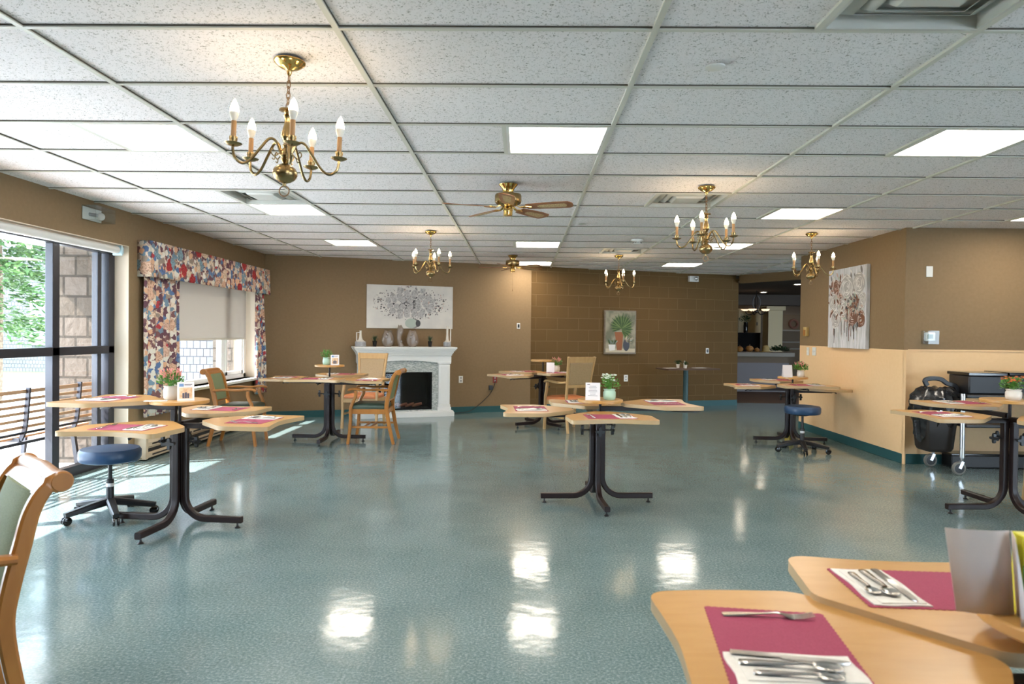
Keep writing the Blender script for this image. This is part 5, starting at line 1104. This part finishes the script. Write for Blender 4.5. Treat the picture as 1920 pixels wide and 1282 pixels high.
t_ = thing('wreath', 'round wreath hanging above the lobby shelves', 'wreath', (8.18, 20.99, 1.72)); b = MB(); b.sweep([(.12 * math.cos(2 * PI * k / 24), -.03, .12 * math.sin(2 * PI * k / 24)) for k in range(24)], circ(.035, 8), (0, 1, 0), closed=True); b.build('ring', mat('wreath_brown', (.16, .07, .05), .8), t_)

# ------------------------------------------------------------------ outdoors
tag(bx('lawn', m_grass, -60, -13.0, -20, 60, -.25, -.12), 'sunlit green lawn beyond the patio', 'lawn')['kind'] = 'stuff'
tag(bx('patio', m_conc, -13.0, -4.26, -14, 22.9, -.25, -.05), 'pale concrete patio outside the windows', 'patio')
tag(bx('bounce_walk_front', m_conc, -4.26, 14, -14, -4.6, -.25, -.05), 'unseen concrete walk added behind the viewpoint to bounce daylight in', 'walk')  # added ground, throws sunlight in through the added front window
tag(bx('bounce_walk_side', m_conc, 8.5, 26, -4.6, 7.5, -.25, -.05), 'unseen concrete court added on the right to bounce daylight in', 'walk')  # added ground, bounces daylight up to the ceiling from the right
struct(bx('trim_soffit', m_white, -5.27, -4.26, -8, 11.2, 2.244, 2.36)); 
sc_ = bx('stone_pier', m_stone, -4.80, -4.27, 7.10, 7.50, -.05, 2.244); tag(sc_, 'split stone pier outside the patio window', 'pier')
wg = thing('stone_wing', 'stone and white shingle wing seen through the curtained window', 'building', (0, 0, 0)); bx('stone_wall', m_stone, -5.06, -4.26, 11.25, 11.6, -.05, 3.2, wg); bx('shingle_wall', m_shingle, -7.2, -5.06, 11.27, 11.6, -.05, 3.2, wg)
hs = thing('white_house', 'overexposed white house across the lawn', 'building', (-17, 23, -.12)); bx('wall', m_shingle, -9, 6.5, 0, 5, 0, 4.2, hs)
for x in (-3.5, .6, 3.0): w_ = bx('window', m_white, x - .1, x + 1.1, -.06, 0, .9, 2.4, hs); bx('pane', mat('far_glass', (.25, .33, .40), .1) if x == -3.5 else bpy.data.materials['far_glass'], x, x + 1.0, -.08, -.06, 1.0, 2.3, w_)
tr = thing('conifer_tree', 'bright green feathery conifer outside the patio window', 'tree', (-9.95, 12.9, -.05))
b = MB(); b.sweep([(0, 0, 0), (.05, 0, 2), (0, .05, 5)], circ(.13, 10), (1, 0, 0), scl=[1, .8, .3]); b.build('trunk', m_bark, tr)
b = MB(); rnd = random.Random(77)
for i in range(95):
    z_ = 1.25 + 3.6 * rnd.random(); a = rnd.uniform(0, 2 * PI); L_ = (2.0 - .22 * (z_ - 1.2)) * rnd.uniform(.7, 1.05); tip = Vector((L_ * math.cos(a), L_ * math.sin(a), z_ - .25 * L_)); base = Vector((0, 0, z_))
    for k in range(95):
        q = rnd.uniform(.2, 1); p = base.lerp(tip, q) + Vector((rnd.gauss(0, .09), rnd.gauss(0, .09), rnd.gauss(0, .06))); d = Vector((math.cos(a) + rnd.uniform(-.8, .8), math.sin(a) + rnd.uniform(-.8, .8), rnd.uniform(-.5, .3))).normalized() * rnd.uniform(.12, .22); s = d.cross(Vector((rnd.uniform(-1, 1), rnd.uniform(-1, 1), 1))).normalized() * .03
        b.add([tuple(p), tuple(p + d * .5 + s), tuple(p + d), tuple(p + d * .5 - s)], [(0, 1, 2, 3)])
b.build('foliage', m_conifer, tr)
bn = thing('garden_bench', 'slatted wooden garden bench with metal frame on the patio', 'bench', (-4.30, 4.75, -.03))
for i in range(6): z = .50 + i * .062; b = MB(); b.box(-.009 - .03 * (5 - i) / 5 * 1.2, .0 - .03 * (5 - i) / 5 * 1.2, -2.2, 2.25, z, z + .026 if i < 5 else z + .034); b.build('back_slat', m_slat, bn, bevel=.003)
for i in range(5): x = -.12 - i * .085; b = MB(); b.box(x - .065, x, -2.2, 2.25, .40, .42); b.build('seat_slat', m_slat, bn, bevel=.003)
for yy in (-2.15, -1.3, -.45, .45, 1.2, 1.9):
    b = MB(); b.sweep(smooth([(.012, yy, .86), (-.0, yy, .7), (-.02, yy, .5), (-.06, yy, .40)], 3), rect(.035, .02), (0, 1, 0)); b.sweep([(-.06, yy, .40), (-.55, yy, .39)], rect(.03, .03), (0, 1, 0))
    if yy in (-2.15, -.45, 1.9): b.sweep([(-.06, yy, .40), (.0, yy, 0)], rect(.035, .035), (0, 1, 0)); b.sweep([(-.52, yy, .40), (-.56, yy, 0)], rect(.035, .035), (0, 1, 0))
    b.build('bench_frame', m_frame, bn)
b = MB(); b.box(-.035, -.01, -2.2, 2.25, .455, .475); b.box(-.07, -.04, -2.2, 2.25, .36, .385); b.build('rail', m_frame, bn)
